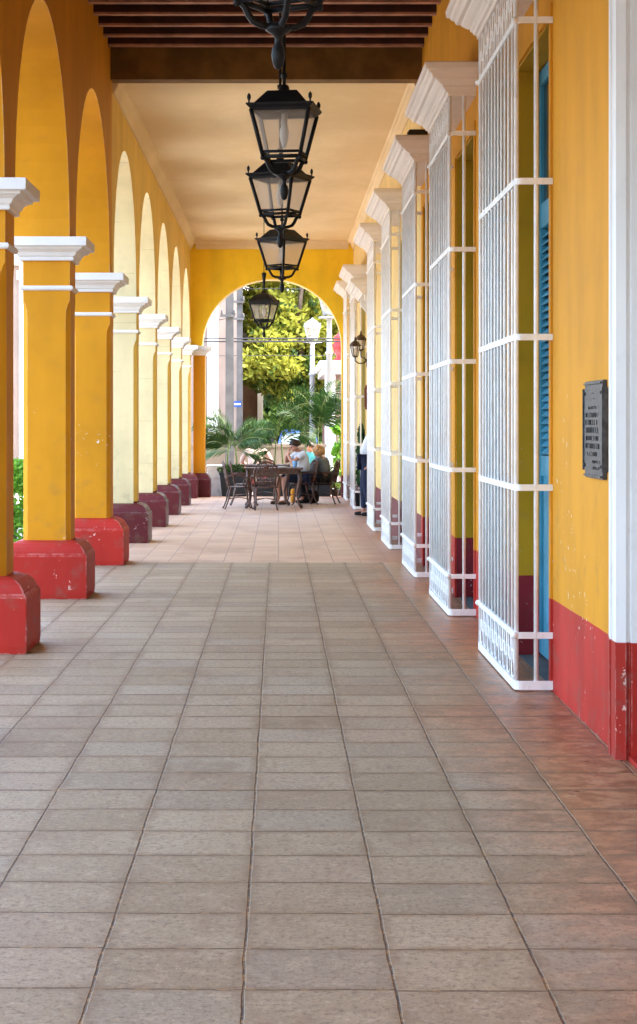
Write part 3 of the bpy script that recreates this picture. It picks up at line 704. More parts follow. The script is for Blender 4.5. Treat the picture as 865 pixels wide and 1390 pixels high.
def table(x0, x1, y0, y1, z, label):
    t = thing('patio_table', label, 'table', ((x0+x1)/2, (y0+y1)/2, 0), 0, 'brown patio tables')
    hx, hy = (x1-x0)/2, (y1-y0)/2
    m = MB(); nn = 9
    for i in range(nn):
        a = -hy + 2*hy*i/nn; m.box(-hx+.03, hx-.03, a+.012, a+2*hy/nn-.008, z-.02, z)
    m.build('tabletop', M['tabletop'], t, bevel=.003)
    m = MB(); m.box(-hx, hx, -hy-.012, -hy+.01, z-.03, z+.004).box(-hx, hx, hy-.01, hy+.012, z-.03, z+.004).box(-hx,-hx+.028,-hy+.011,hy-.011,z-.03,z+.004).box(hx-.028,hx,-hy+.011,hy-.011,z-.03,z+.004)
    m.build('rim', M['chair'], t, bevel=.004)
    m = MB(); m.box(-hx+.06, hx-.06, -hy+.05, -hy+.07, z-.11, z-.03).box(-hx+.06, hx-.06, hy-.07, hy-.05, z-.11, z-.03); m.build('apron', M['chair'], t)
    for sx in (-1,1):
        for sy in (-1,1):
            MB().tube([(sx*(hx-.07), sy*(hy-.07), z-.03),(sx*(hx-.05), sy*(hy-.06), z-.22),(sx*(hx-.11), sy*(hy-.1), .25),(sx*(hx-.08), sy*(hy-.07), .08),(sx*(hx-.02), sy*(hy-.03), .012)], [.03,.034,.018,.02,.03], 8).build('leg', M['chair'], t)
    return t
table(-.60, .44, 33.45, 34.15, .72, 'near brown patio table with slatted top')
table(-.62, .22, 34.6, 35.4, .745, 'far brown patio table, where the man rests his elbows')
o = MB().lathe(0,0,[(.03,0),(.038,.02),(.045,.07),(.047,.11),(.041,.11),(.036,.02)],14).build('cup', M['blu'], loc=(.30, 33.95, .727)); tag(o, 'pale blue cup on the near table in front of the man', 'cup')
m = MB().lathe(0,0,[(.0,0),(.07,.0),(.09,.012),(.088,.016),(.05,.006)],16).build('plate', M['lampwhite'], loc=(.08, 33.85, .727)); tag(m, 'small white plate on the near table', 'plate')

# ------------------------------------------------------------ people
def skinmesh(name, J, E, mat, parent, root=0, sub=1):
    me = bpy.data.meshes.new('tmp'); keys = list(J); idx = {k: i for i, k in enumerate(keys)}
    me.from_pydata([J[k][0] for k in keys], [(idx[a], idx[b]) for a, b in E], []); me.update()
    o = bpy.data.objects.new('tmp', me); C.objects.link(o)
    md = o.modifiers.new('s', 'SKIN'); 
    if not me.skin_vertices: me.skin_vertices.new()
    sv = me.skin_vertices[0].data
    for k in keys: r = J[k][1]; sv[idx[k]].radius = (r, r) if not isinstance(r, tuple) else r
    for v in sv: v.use_root = False
    sv[root].use_root = True
    md.use_smooth_shade = True
    ss = o.modifiers.new('u', 'SUBSURF'); ss.levels = sub; ss.render_levels = sub
    bpy.context.view_layer.update(); dg = bpy.context.evaluated_depsgraph_get()
    nm = bpy.data.meshes.new_from_object(o.evaluated_get(dg)); nm.name = name
    bpy.data.objects.remove(o, do_unlink=True)
    nm.materials.clear(); nm.materials.append(mat)
    for p in nm.polygons: p.use_smooth = True
    r = bpy.data.objects.new(name, nm); C.objects.link(r); r.parent = parent; return r
def person(label, loc, rz, J, mats, hair, fingers=True, hd=(0,1,0), shoes=None, cap_long=False):
    """J: joints pelvis chest neck head elL wrL elR wrR shL shR hipL knL anL hipR ...; figure faces +Y before rz"""
    t = thing('person', label, 'person', loc, rz)
    V = {k: Vector(v) for k, v in J.items()}
    hdv = Vector(hd).normalized(); side = hdv.cross(Vector((0,0,1))).normalized(); upv = side.cross(hdv).normalized()
    hc = V['head']
    D = {'pel': (V['pel'], .11), 'che': (V['che'], .11), 'nk0': (V['neck'], .055), 'nk1': (V['neck'].lerp(hc, .5), .05)}
    D['jaw'] = (hc - upv*.06 + hdv*.025, .062); D['skull'] = (hc + upv*.02, .088); D['crown'] = (hc + upv*.065 - hdv*.012, .062)
    E = [('pel','che'),('che','nk0'),('nk0','nk1'),('nk1','jaw'),('jaw','skull'),('skull','crown')]
    D['nose'] = (hc + hdv*.112 - upv*.012, .012); D['nose0'] = (hc + hdv*.08 + upv*.01, .02); E += [('skull','nose0'),('nose0','nose')]
    for s in ('L','R'):
        D['sh'+s] = (V['sh'+s], .055); D['el'+s] = (V['el'+s], .037); D['wr'+s] = (V['wr'+s], .026)
        E += [('che','sh'+s),('sh'+s,'el'+s),('el'+s,'wr'+s)]
        hdir = V['ha'+s] - V['wr'+s] if 'ha'+s in V else (V['wr'+s]-V['el'+s]).normalized()*.09
        hdir.normalize(); D['pa'+s] = (V['wr'+s] + hdir*.05, .028); E.append(('wr'+s,'pa'+s))
        sd_ = hdir.cross(Vector((0,1,0)) if abs(hdir.y) < .8 else Vector((1,0,0))).normalized(); cu = sd_.cross(hdir).normalized()
        for i, ln in enumerate((.068,.078,.072,.055)):
            off = sd_*(i-1.5)*.019
            p1 = V['wr'+s] + hdir*.085 + off; p2 = p1 + hdir*ln*.55 + cu*.01; p3 = p2 + hdir*ln*.3 + cu*.025
            D[f'f{i}a{s}'] = (p1, .0085); D[f'f{i}b{s}'] = (p2, .008); D[f'f{i}c{s}'] = (p3, .007)
            E += [('pa'+s, f'f{i}a{s}'), (f'f{i}a{s}', f'f{i}b{s}'), (f'f{i}b{s}', f'f{i}c{s}')]
        q1 = V['wr'+s] + hdir*.045 - sd_*.035; q2 = q1 + hdir*.04 - sd_*.014
        D['ta'+s] = (q1, .010); D['tb'+s] = (q2, .009); E += [('pa'+s,'ta'+s),('ta'+s,'tb'+s)]
        D['hip'+s] = (V['hip'+s], .085); D['kn'+s] = (V['kn'+s], .055); D['cf'+s] = (V['kn'+s].lerp(V['an'+s], .35), .052); D['an'+s] = (V['an'+s], .034)
        tv = V['to'+s] if 'to'+s in V else V['an'+s] + Vector((0,.16,-.04)); D['to'+s] = (tv, .03)
        E += [('pel','hip'+s),('hip'+s,'kn'+s),('kn'+s,'cf'+s),('cf'+s,'an'+s),('an'+s,'to'+s)]
    body = skinmesh('body', D, E, mats['skin'], t, 0, 1)
    # facial features
    m = MB()
    for q in (-1,1): m.ball(hc + hdv*.084 + side*q*.032 + upv*.018, .011, n=8, m=5)
    m.build('eyes', M['hairb'], body)
    m = MB()
    for q in (-1,1): m.ball(hc + side*q*.088 - upv*.005, .014, .022, .03, n=8, m=5)
    m.build('ears', mats['skin'], body)
    m = MB(); m.ball(hc + hdv*.083 - upv*.055, .024, .008, .007, n=8, m=5); m.build('mouth', M['redurn'], body)
    # top
    T = {'w': (V['pel'] + Vector((0,0,.02)), (.165,.15)), 'm': (V['pel'].lerp(V['che'], .5), (.165,.15)), 'c': (V['che'], (.175,.155)), 'n': (V['neck'] - Vector((0,0,.03)), .075)}
    Et = [('w','m'),('m','c'),('c','n')]
    sl = mats.get('sleeve', .5)
    for s in ('L','R'):
        T['s'+s] = (V['sh'+s], .072); T['e'+s] = (V['sh'+s].lerp(V['el'+s], min(1, sl)), .055); Et += [('c','s'+s),('s'+s,'e'+s)]
        if sl > 1: T['r'+s] = (V['el'+s].lerp(V['wr'+s], .9), .042); Et += [('e'+s,'r'+s)]
    skinmesh('shirt', T, Et, mats['top'], t, 0, 1)
    Lg = {'p': (V['pel'], (.15,.135))}; El = []
    ll = mats.get('leg', 1)
    for s in ('L','R'):
        Lg['h'+s] = (V['hip'+s], .10); Lg['k'+s] = (V['hip'+s].lerp(V['kn'+s], min(1, ll)), .075); El += [('p','h'+s),('h'+s,'k'+s)]
        if ll >= 1.5: Lg['a'+s] = (V['kn'+s].lerp(V['an'+s], .93), .055); El += [('k'+s,'a'+s)]
    skinmesh('trousers', Lg, El, mats['bot'], t, 0, 1)
    for s in ('L','R'):
        tv = V['to'+s] if 'to'+s in V else V['an'+s] + Vector((0,.16,-.04)); d_ = (tv - V['an'+s]); d_.z = 0
        a0 = V['an'+s] - d_*.3; z0 = min(V['an'+s].z, tv.z)
        zz = V['an'+s].z - .035
        skinmesh('shoe', {'a': (Vector((a0.x,a0.y,zz)), .038), 'b': (Vector(((a0.x+tv.x)/2,(a0.y+tv.y)/2,zz+.0)), .042), 'c': (Vector((tv.x,tv.y,zz-.008)), .034)}, [('a','b'),('b','c')], mats.get('shoe', M['black']), t, 0, 1)
    # hair: uneven shell round the back and top of the skull
    rg = random.Random(5); m = MB(); m.smooth = True; nn, mm = 22, 12; o_ = 0
    for i in range(mm+1):
        row = []
        ph = i/mm * (2.25 if cap_long else 1.75)
        for k in range(nn):
            th = 2*pi*k/nn; f = cos(th)   # f=1 front
            ph2 = ph * (1.0 - (.42 if f > .2 else .0) * max(0, f))
            r = (.112 + rg.uniform(-.004,.006) + (.012 if cap_long and ph > 1.5 else 0))
            p = hc + upv*.018 - hdv*.008 + hdv*(r*sin(ph2)*f*1.04) + side*(r*sin(ph2)*sin(th)*.93) + upv*(r*cos(ph2)*1.02)
            row.append(p)
        m.v += [tuple(p) for p in row]
        if i:
            for k in range(nn): a = (i-1)*nn+k; b = (i-1)*nn+(k+1)%nn; m.face([a, b, b+nn, a+nn])
    m.build('hair', hair, t)
    return t
S = M['skin']
# man in white polo: seen from his left-front, faces -X / towards the table
J = dict(pel=(0,0,.53), che=(0,.04,.83), neck=(0,.10,1.0), head=(0,.17,1.085), shL=(-.18,.06,.95), shR=(.18,.06,.95), elL=(-.20,.30,.79), elR=(.20,.28,.79),
         wrL=(-.06,.33,.93), wrR=(.06,.31,.92), haL=(-.01,.28,1.0), haR=(.01,.28,1.0), hipL=(-.10,.05,.50), hipR=(.10,.05,.50), knL=(-.12,.44,.50), knR=(.13,.44,.50), anL=(-.12,.40,.08), anR=(.12,.46,.08), toL=(-.12,.56,.04), toR=(.12,.62,.04))
person('man in white polo shirt and dark shorts leaning on the table, hands at his mouth', (.47, 35.15, 0), pi/2 + .35, J, dict(skin=S, top=M['shirt'], bot=M['navy'], sleeve=.6, leg=.95, shoe=M['lampb']), M['hairb'], hd=(0,1,-.35))
J = dict(pel=(0,0,.52), che=(0,.05,.76), neck=(0,.08,.88), head=(0,.12,.975), shL=(-.16,.06,.83), shR=(.16,.06,.83), elL=(-.20,.16,.62), elR=(.21,.15,.62),
         wrL=(-.12,.34,.66), wrR=(.14,.34,.66), hipL=(-.09,.05,.49), hipR=(.09,.05,.49), knL=(-.10,.42,.49), knR=(.10,.42,.49), anL=(-.10,.40,.08), anR=(.10,.44,.08), toL=(-.10,.55,.04), toR=(.10,.59,.04))
person('blond woman in grey hooded jacket seated with her back half turned', (.86, 35.45, 0), pi/2 - .45, J, dict(skin=S, top=M['grey'], bot=M['black'], sleeve=1.5, leg=2), M['hairy'], hd=(-.1,1,-.1), cap_long=True)
J = dict(pel=(0,0,.50), che=(0,.20,.80), neck=(0,.32,.90), head=(0,.44,.88), shL=(-.20,.24,.93), shR=(.20,.24,.93), elL=(-.34,.25,.68), elR=(.34,.25,.68),
         wrL=(-.24,.42,.60), wrR=(.24,.42,.60), hipL=(-.10,.05,.48), hipR=(.10,.05,.48), knL=(-.13,.45,.48), knR=(.13,.45,.48), anL=(-.13,.42,.08), anR=(.13,.42,.08), toL=(-.13,.56,.04), toR=(.13,.56,.04))
person('person in pale blouse bending forward behind the left palm', (-.52, 40.9, .0), -.15, J, dict(skin=S, top=M['pinkc'], bot=M['redurn'], sleeve=1.2, leg=2), M['hairb'], hd=(0,1,-.8))
o = MB().box(-.5,.5,-.25,.2,.36,.43).box(-.45,-.35,-.2,.15,-.06,.36).box(.35,.45,-.2,.15,-.06,.36).build('bench', M['lampb'], loc=(-.52, 40.9, 0), bevel=.01); tag(o, 'low dark bench under the bending person', 'bench')
J = dict(pel=(0,0,.52), che=(0,.03,.80), neck=(0,.04,.95), head=(0,.07,1.04), shL=(-.17,.03,.90), shR=(.17,.03,.90), elL=(-.22,.12,.68), elR=(.22,.12,.68),
         wrL=(-.13,.30,.62), wrR=(.13,.30,.62), hipL=(-.09,.05,.49), hipR=(.09,.05,.49), knL=(-.10,.42,.49), knR=(.10,.42,.49), anL=(-.10,.40,.08), anR=(.10,.44,.08))
person('person in teal top seated outside, behind the man and the palm stem', (.76, 42.0, -.06), pi*.8, J, dict(skin=S, top=M['teal'], bot=M['navy'], sleeve=.6, leg=2), M['hairb'])
o = MB().box(-.5,.5,-.25,.2,.36,.43).box(-.45,-.35,-.2,.15,0,.36).box(.35,.45,-.2,.15,0,.36).build('bench', M['conc'], loc=(.76, 42.0, -.06), bevel=.01); tag(o, 'low grey bench under the person in teal', 'bench')
# waiter
J = dict(pel=(0,.06,.93), che=(0,-.03,1.26), neck=(0,-.09,1.43), head=(0,-.10,1.56), shL=(-.19,-.06,1.38), shR=(.19,-.06,1.38), elL=(-.25,-.06,1.10), elR=(.25,-.04,1.10),
         wrL=(-.21,.03,.90), wrR=(.21,.05,.90), haL=(-.20,.06,.80), haR=(.20,.08,.80), hipL=(-.09,.06,.90), hipR=(.09,.06,.90), knL=(-.10,.07,.50), knR=(.11,.10,.50), anL=(-.10,.0,.08), anR=(.12,.10,.08))
person('waiter in white shirt and black trousers leaning in the doorway', (1.505, 30.75, 0), pi/2, J, dict(skin=S, top=M['shirt'], bot=M['navy'], sleeve=1.3, leg=2), M['hairb'])
# bags
t = thing('backpack', 'black backpack on the floor between man and woman', 'bag', (.56, 35.75, 0))
m = MB(); m.smooth = True; m.loops([[(.19*a*cos(q)*(1+.1*cos(3*q)), .13*a*sin(q), z) for q in [2*pi*k/16 for k in range(16)]] for a, z in [(.8,0),(1,.04),(1.05,.12),(.95,.2),(.7,.25),(.3,.27)]]); m.build('pouch', M['black'], t)
m = MB(); m.tube([(-.06,0,.25),(-.03,0,.31),(.03,0,.31),(.06,0,.25)], .01, 6); m.build('strap', M['black'], t)
m = MB(); m.smooth = True; m.loops([[(.05*a*cos(q)+.01*z, .07*a*sin(q), z) for q in [2*pi*k/12 for k in range(12)]] for a, z in [(.7,0),(1,.05),(.9,.15),(1,.22),(.5,.27)]]); o = m.build('amber_bag', M['orange'], loc=(.28, 35.9, 0)); tag(o, 'amber cloth bag standing beside the black backpack', 'bag')

# ------------------------------------------------------------ plants
def frond(mb, base, az, L, rise, droop, leaf=.42, wid=.028, n=34, twist=0):
    """arching feather leaf with a pair of leaflets at every step; returns midrib points"""
    pts = []; p = Vector(base); ang = rise
    for i in range(n+1):
        pts.append(p.copy()); st = L/n
        p = p + Vector((cos(az)*cos(ang), sin(az)*cos(ang), sin(ang)))*st
        ang -= droop/n * (.4 + 1.3*i/n)
    tw = random.choice((-1, 1)) * R(random.uniform(40, 68))
    for i in range(3, n+1):
        d = (pts[i] - pts[i-1]).normalized(); sd0 = d.cross(Vector((0,0,1))).normalized(); up0 = sd0.cross(d).normalized()
        sd_ = sd0*cos(tw) + up0*sin(tw); up = up0*cos(tw) - sd0*sin(tw)
        u = i/n; ll = leaf*math.sin(pi*min(1, .15+u*.85))**.6*(1 if u < .9 else .75)
        for q in (-1,1):
            a = pts[i] + d*random.uniform(-.005,.005)
            dr = (d*.75 + sd_*q*.95 + up*random.uniform(.0,.28)).normalized()
            mid = a + dr*ll*.5 + Vector((0,0,-.01)); tip = a + dr*ll*random.uniform(.85,1.05) + Vector((0,0,-ll*random.uniform(.10,.30)))
            wv = d*wid*.5
            o = len(mb.v); mb.v += [tuple(a), tuple(mid-wv), tuple(mid+wv), tuple(tip)]
            mb.face([o, o+1, o+3, o+2])
    return pts
def palm(label, loc, stems, fr):
    t = thing('potted_palm', label, 'palm', loc, 0, 'palms in black planters')
    m = MB()
    for s_ in stems: m.tube([Vector(p) for p in s_], [.022,.018,.013][:len(s_)] if len(s_) <= 3 else .016, 7)
    rb = MB(); lf = MB()
    for (base, az, L, rise, droop) in fr:
        P = frond(lf, base, R(az), L, R(rise), R(droop))
        rb.tube(P[::3] + [P[-1]], [.009]*len(P[::3]) + [.003], 5)
    m.build('stem', M['palmstem'], t); rb.build('frond_stalk', M['palmstem'], t)
    lf.build('fronds', M['palm'], t, fixn=False); return t
M['palmstem'] = simple('palm_stem', (.16, .22, .06), .5, .2)
def planter(label, loc, w0, w1, d, h):
    t = thing('planter', label, 'planter', loc, 0, 'black planters by the end arch')
    m = MB(); a, b = w0/2, w1/2
    m.loops([[(-a,-d/2,0),(a,-d/2,0),(a,d/2,0),(-a,d/2,0)],[(-b,-d/2,h-.05),(b,-d/2,h-.05),(b,d/2,h-.05),(-b,d/2,h-.05)],[(-b-.015,-d/2-.015,h-.05),(b+.015,-d/2-.015,h-.05),(b+.015,d/2+.015,h-.05),(-b-.015,d/2+.015,h-.05)],[(-b-.015,-d/2-.015,h),(b+.015,-d/2-.015,h),(b+.015,d/2+.015,h),(-b-.015,d/2+.015,h)],[(-b+.02,-d/2+.02,h),(b-.02,-d/2+.02,h),(b-.02,d/2-.02,h),(-b+.02,d/2-.02,h)],[(-b+.02,-d/2+.02,h-.04),(b-.02,-d/2+.02,h-.04),(b-.02,d/2-.02,h-.04),(-b+.02,d/2-.02,h-.04)]])
    m.build('pot', M['planter'], t, bevel=.004); m = MB().box(-b+.025,b-.025,-d/2+.025,d/2-.025,h-.10,h-.025); m.build('soil', M['soil'], t); return t
def leaves(mb, c, rx, ry, rz, n, size, rg, updir=.2, shell=.35):
    for _ in range(n):
        while True:
            p = Vector((rg.uniform(-1,1), rg.uniform(-1,1), rg.uniform(-1,1)))
            if shell < p.length < 1: break
        p = Vector((c[0]+p.x*rx, c[1]+p.y*ry, c[2]+p.z*rz))
        d = Vector((rg.gauss(0,1), rg.gauss(0,1), rg.gauss(0,1)+updir)).normalized(); q = d.cross(Vector((rg.gauss(0,1), rg.gauss(0,1), rg.gauss(0,1)))).normalized()
        s_ = size*rg.uniform(.6,1.3); o = len(mb.v)
        mb.v += [tuple(p-d*s_*.5), tuple(p+q*s_*.28), tuple(p+d*s_*.6), tuple(p-q*s_*.28)]; mb.face([o,o+1,o+2,o+3])
planter('black tapered planter left of the tables', (-.92, 39.3, 0), .50, .60, .5, .50)
planter('black planter behind the blond woman', (.78, 39.3, 0), .62, .70, .5, .50)
for (x0, x1, lb) in ((-1.28,-.6,'low leafy plants round the left palm'),(.30,1.2,'low leafy plants round the right palms')):
    m = MB(); rg = random.Random(int(x0*10)+50); leaves(m, ((x0+x1)/2, 39.3, .55), (x1-x0)/2, .26, .12, 900, .06, rg); tag(m.build('underplanting', M['ld'], fixn=False), lb, 'plants')
def px3(px, py, d): return Vector((wx(px,d), 0, wz(py,d)))
# left palm
L0 = (-.95, 39.3, .45)
palm('bushy palm with fanned fronds left of the tables', L0,
     [[(-.13,0,0),(-.12,0,.3),(-.08,0,.65)], [(.06,.05,0),(.08,.05,.3),(.05,.02,.6)]],
     [((-.08,0,.6),160,1.0,55,60),((-.08,0,.6),185,.72,25,45),((.0,0,.55),20,1.0,55,70),((.05,0,.6),-10,.95,45,60),((.0,0,.6),150,.95,75,50),((-.1,0,.55),-140,.65,35,70),((.06,0,.5),-25,.75,8,75),((-.05,0,.55),-90,.7,60,80),((.0,0,.5),140,.8,15,55),((.05,0,.6),60,.85,60,60),((-.08,0,.6),172,.85,75,90),((0,0,.6),-30,.8,30,50),((0,0,.6),-150,.8,45,70)])
R0 = (.05, 39.3, .0)
palm('tall palm with one long frond arching over the diners', R0,
     [[(-.14,0,0),(-.13,0,.6),(-.10,0,1.15)], [(.04,.05,0),(.05,.05,.6),(.0,.05,1.25)]],
     [((-.10,0,1.15),5,1.75,88,125),((-.08,0,1.2),-3,1.5,80,135),((.0,0,1.15),-5,1.25,58,95),((-.1,0,1.2),170,.5,45,60),((0,0,1.1),25,.9,38,70),((-.12,0,1.0),150,.55,10,80),((0,0,1.1),-40,.8,40,80)])
palm('palm with dense upright fronds behind the blond woman', (.82, 39.3, .45),
     [[(.0,0,0),(.0,0,.5),(.02,0,1.05)], [(-.22,.05,0),(-.25,.05,.5),(-.28,.05,1.0)]],
     [((.02,0,1.0),15,1.1,80,40),((.02,0,1.0),-15,1.0,64,55),((.02,0,1.0),0,.8,40,45),((.02,0,1.0),160,1.0,76,55),((-.26,0,1.0),175,.75,65,90),((.02,0,1.0),60,.9,70,50),((.02,0,1.0),-70,.9,72,60),((.02,0,1.0),-40,.9,55,60),((.02,0,1.0),40,.9,80,70)])
o = MB().box(-.5,.5,-.2,.2,0,.0+.36).build('soil_trough', M['planter'], loc=(.05,39.3,0)); tag(o, 'low dark trough at the foot of the tall palm', 'planter')
# white stepped plinth between end pier and planter
t = thing('stepped_plinth', 'white stepped plinth between end pier and left planter', 'plinth', (-1.32, 39.7, -.3))
m = MB()
for i, (a, z0, z1) in enumerate(((.30,.0,.30),(.275,.30,.42),(.255,.42,.54),(.235,.54,.66),(.215,.66,.78),(.19,.78,.90),(.22,.90,.94))): m.box(-a*.9,a*.7,-.25,.25,z0,z1)
m.build('steps', M['white'], t, bevel=.008)
# climbing bright plants on the right
def potplant(label, loc, pot_r, pot_h, blobs, mat, n, size, seed, sx=1):
    t = thing('potted_plant', label, 'potted plant', loc, 0)
    if pot_h: m = MB().lathe(0,0,[(pot_r*.7,0),(pot_r,pot_h),(pot_r*1.08,pot_h),(pot_r*1.08,pot_h+.03),(pot_r*.9,pot_h+.03),(pot_r*.9,pot_h-.02)],16); m.build('pot', M['planter'], t)
    rg = random.Random(seed); m = MB()
    for b in blobs: leaves(m, b[:3], b[3], b[4], b[5], n, size, rg, shell=.1)
    m.build('foliage', mat, t, fixn=False)
    m = MB(); 
    for b in blobs[:5]: m.tube([(0,0,pot_h),(b[0]*.5,b[1]*.5,(pot_h+b[2])/2),b[:3]], .008, 5)
    m.build('stem', M['palmstem'], t)
potplant('dark green pot plant squeezed behind the bars past the lantern', (1.47, 33.75, 0), .10, .28, [(0,0,.6,.07,.3,.25),(0,0,.95,.07,.35,.25),(.02,.05,1.3,.06,.3,.22)], M['palmlow'] if 'palmlow' in M else M['palm'], 380, .07, 4)
potplant('bright green big leafed plant outside the end arch, right side', (1.36, 40.4, -.06), .16, .3, [(0,0,.7,.2,.2,.3),(-.05,0,1.0,.16,.2,.2),(.1,0,1.3,.14,.2,.2),(-.12,0,1.45,.08,.1,.1)], M['bright'], 60, .17, 6)
potplant('small flowering pot on the floor at the right of the end arch', (1.18, 39.2, 0), .09, .12, [(0,0,.22,.13,.12,.1)], M['lg'], 120, .06, 8)
o = MB().box(-.05,.05,-.03,.03,-.08,.06).box(-.05,.05,-.03,.03,.061,.09).build('red_box', [M['redurn'], M['black']], loc=(1.15, 43.4, .10)); tag(o, 'small red box with black lid by the pink house', 'box')
o.data.polygons[6].material_index = 1
# hedge bush glimpsed between the first two columns
t = thing('bush', 'bright green bush outside, between the first two columns', 'bush', (-3.15, 22.3, -.16))
m = MB(); rg = random.Random(12)
for b in [(0,0,.35,.5,.6,.35),(0,.1,.75,.45,.6,.35),(.1,-.2,1.05,.3,.4,.2)]: leaves(m, b[:3], b[3], b[4], b[5], 1500, .07, rg, shell=.3)
m.build('foliage', M['bright'], t, fixn=False); MB().tube([(0,0,0),(.02,0,.4),(0,0,.8)], [.04,.03,.015], 7).build('stem', M['trunk'], t)

# ------------------------------------------------------------ beyond the arch
# low beige wall
t = MB().box(-6, 1.15, 46, 46.35, -.3, .93).box(-6.03, 1.18, 45.96, 46.39, .93, 1.02).build('low_wall', M['beigew'], bevel=.01); tag(t, 'low beige stone wall across the street end', 'wall')
# left facade
b = thing('street_house', 'pale pink house with white pilasters behind the poles', 'house', (-6, 52, -.3))
def hb(mb, name, mat, **k): o = mb.build(name, mat, b, **k); o.location = (6, -52, .3); return o
hb(MB().box(-16, -1.12, 52, 60, -.3, 5.9), 'wall', M['pinkw'])
hb(MB().box(-16.2, -1.0, 51.75, 52, 5.9, 6.1).box(-16.3,-.9,51.6,60,6.1,6.35), 'eave', M['white'])
m = MB()
for x in (-1.80,-4.4,-7.0,-9.6): m.box(x-.16,x+.14,51.9,52,-.3,5.9); m.box(x-.22,x+.20,51.86,52,5.5,5.75); m.box(x-.22,x+.20,51.86,52,-.3,.3)
hb(m, 'pilaster', M['white'])
for x in (-3.1,-5.7,-8.3):
    hb(MB().box(x-.5,x+.5,51.93,52,.9,3.6), 'shutter', M['blueg']); 
    m = MB(); m.box(x-.62,x-.5,51.9,52,.8,3.7).box(x+.5,x+.62,51.9,52,.8,3.7).box(x-.62,x+.62,51.89,52,3.7,3.85).box(x-.65,x+.65,51.86,52,.68,.8)
    hb(m, 'window_frame', M['white'])
hb(MB().box(-2.15,-1.97,51.95,52,.2,.85), 'brick_patch', M['terra'])
b2 = thing('street_house', 'weathered brown house beyond the second pole, with white corner post', 'house', (-.7, 56, -.3))
def h2b(mb, name, mat, **k): o = mb.build(name, mat, b2, **k); o.location = (.7, -56, .3); return o
h2b(MB().box(-1.1, -.62, 56, 62, -.3, 5.6), 'wall', M['brownw'])
h2b(MB().box(-.62, -.46, 55.9, 56.1, -.3, 5.6), 'corner_post', M['white'])
m = MB(); m.add([(-1.3,55.2,5.3),(-.1,55.2,5.3),(-.1,58,6.3),(-1.3,58,6.3),(-1.3,55.2,5.15),(-.1,55.2,5.15),(-.1,58,6.15),(-1.3,58,6.15)],[(0,1,2,3),(7,6,5,4),(0,4,5,1),(1,5,6,2),(2,6,7,3),(3,7,4,0)])
h2b(m, 'roof', M['white'])
b3 = thing('street_house', 'far salmon house seen under the tree', 'house', (0, 90, -.3))
o = MB().box(-14, 9, 90, 96, -.3, 5.0).build('wall', M['pinkw'], b3); o.location = (0,-90,.3)
m = MB(); m.box(-.9,-.2,89.9,90,0,3).box(1.2,1.9,89.9,90,0,3.2).box(2.6,3.3,89.9,90,0,3.2); o = m.build('window', M['dark'], b3); o.location = (0,-90,.3)
m = MB(); m.add([(-14.3,89.5,5.0),(9.3,89.5,5.0),(9.3,93,6.6),(-14.3,93,6.6),(9.3,96.5,5.0),(-14.3,96.5,5.0)],[(0,1,2,3),(3,2,4,5),(0,5,4,1),(0,3,5),(1,4,2)]); o = m.build('roof', M['rtile'], b3); o.location = (0,-90,.3)
# right pink house
b4 = thing('street_house', 'pink house with white pillars right of the lamp posts', 'house', (3, 47, -.3))
def h4(mb, name, mat, **k): o = mb.build(name, mat, b4, **k); o.location = (-3, -47, .3); return o
h4(MB().box(1.36, 9, 47, 58, -.3, 2.75), 'wall', M['pink'])
h4(MB().box(1.16, 1.42, 46.75, 46.99, -.3, 2.75).box(1.08,1.50,46.68,47.05,-.3,.2), 'pillar', M['white'], bevel=.01)
h4(MB().box(1.1, 9, 46.7, 58.2, 2.75, 2.9).box(1.02, 9.1, 46.6, 58.3, 2.9, 3.08), 'parapet', M['white'], bevel=.01)
t = MB().lathe(0,0,[(.16,0),(.18,.04),(.12,.08),(.10,.13),(.17,.2),(.21,.32),(.20,.42),(.15,.5),(.17,.54),(.2,.56),(.17,.62),(.08,.68),(.03,.76),(.01,.80)],18).build('urn', M['redurn'], loc=(1.56, 46.95, 3.08)); tag(t, 'red lidded urn on top of the pink house parapet', 'urn')
# utility poles
def pole(px, d, w_, label, top, arms):
    t = thing('utility_pole', label, 'pole', (wx(px,d), d, -.3), 0, 'concrete utility poles')
    m = MB(); m.rect(0,0,w_/2,w_/2*.8,[(0.02,0),(0,top)]); m.build('shaft', M['conc'], t, bevel=.01)
    m = MB()
    for z in arms:
        m.box(-w_/2-.14, w_/2+.05, -w_/2-.06, -w_/2, z-.03, z+.03)
        for x in (-w_/2-.1, w_/2+.03): m.lathe(x, -w_/2-.03, [(.02,z+.03),(.035,z+.06),(.02,z+.09),(.03,z+.12),(.01,z+.14)], 8)
    m.build('insulator_arm', M['conc'], t); return t
pole(312, 44.5, .17, 'wide concrete utility pole, left one', 7.5, [wz(429,44.5)+.3])
pole(325.5, 48, .13, 'slimmer grey utility pole carrying the blue sign', 7.2, [wz(410,48)+.3, wz(433,48)+.3])
t = thing('street_sign', 'small blue arrow sign with a white bar on the slimmer pole', 'sign', (wx(322.5,47.8), 47.8, wz(548.5,47.8)))
MB().box(-.095,.095,-.01,.01,-.075,.075).build('sign_plate', M['signb'], t)
MB().add([(-.08,-.0135,-.022),(.05,-.0135,-.022),(.05,-.0135,-.04),(.088,-.0135,0),(.05,-.0135,.04),(.05,-.0135,.022),(-.08,-.0135,.022)],[(0,1,2,3,4,5,6)]) if False else None
m = MB(); m.add([(-.08,-.0135,-.022),(.08,-.0135,-.022),(.08,-.0135,.022),(-.08,-.0135,.022)],[(0,1,2,3)]); m.build('white_bar', M['lampwhite'], t, fixn=False)
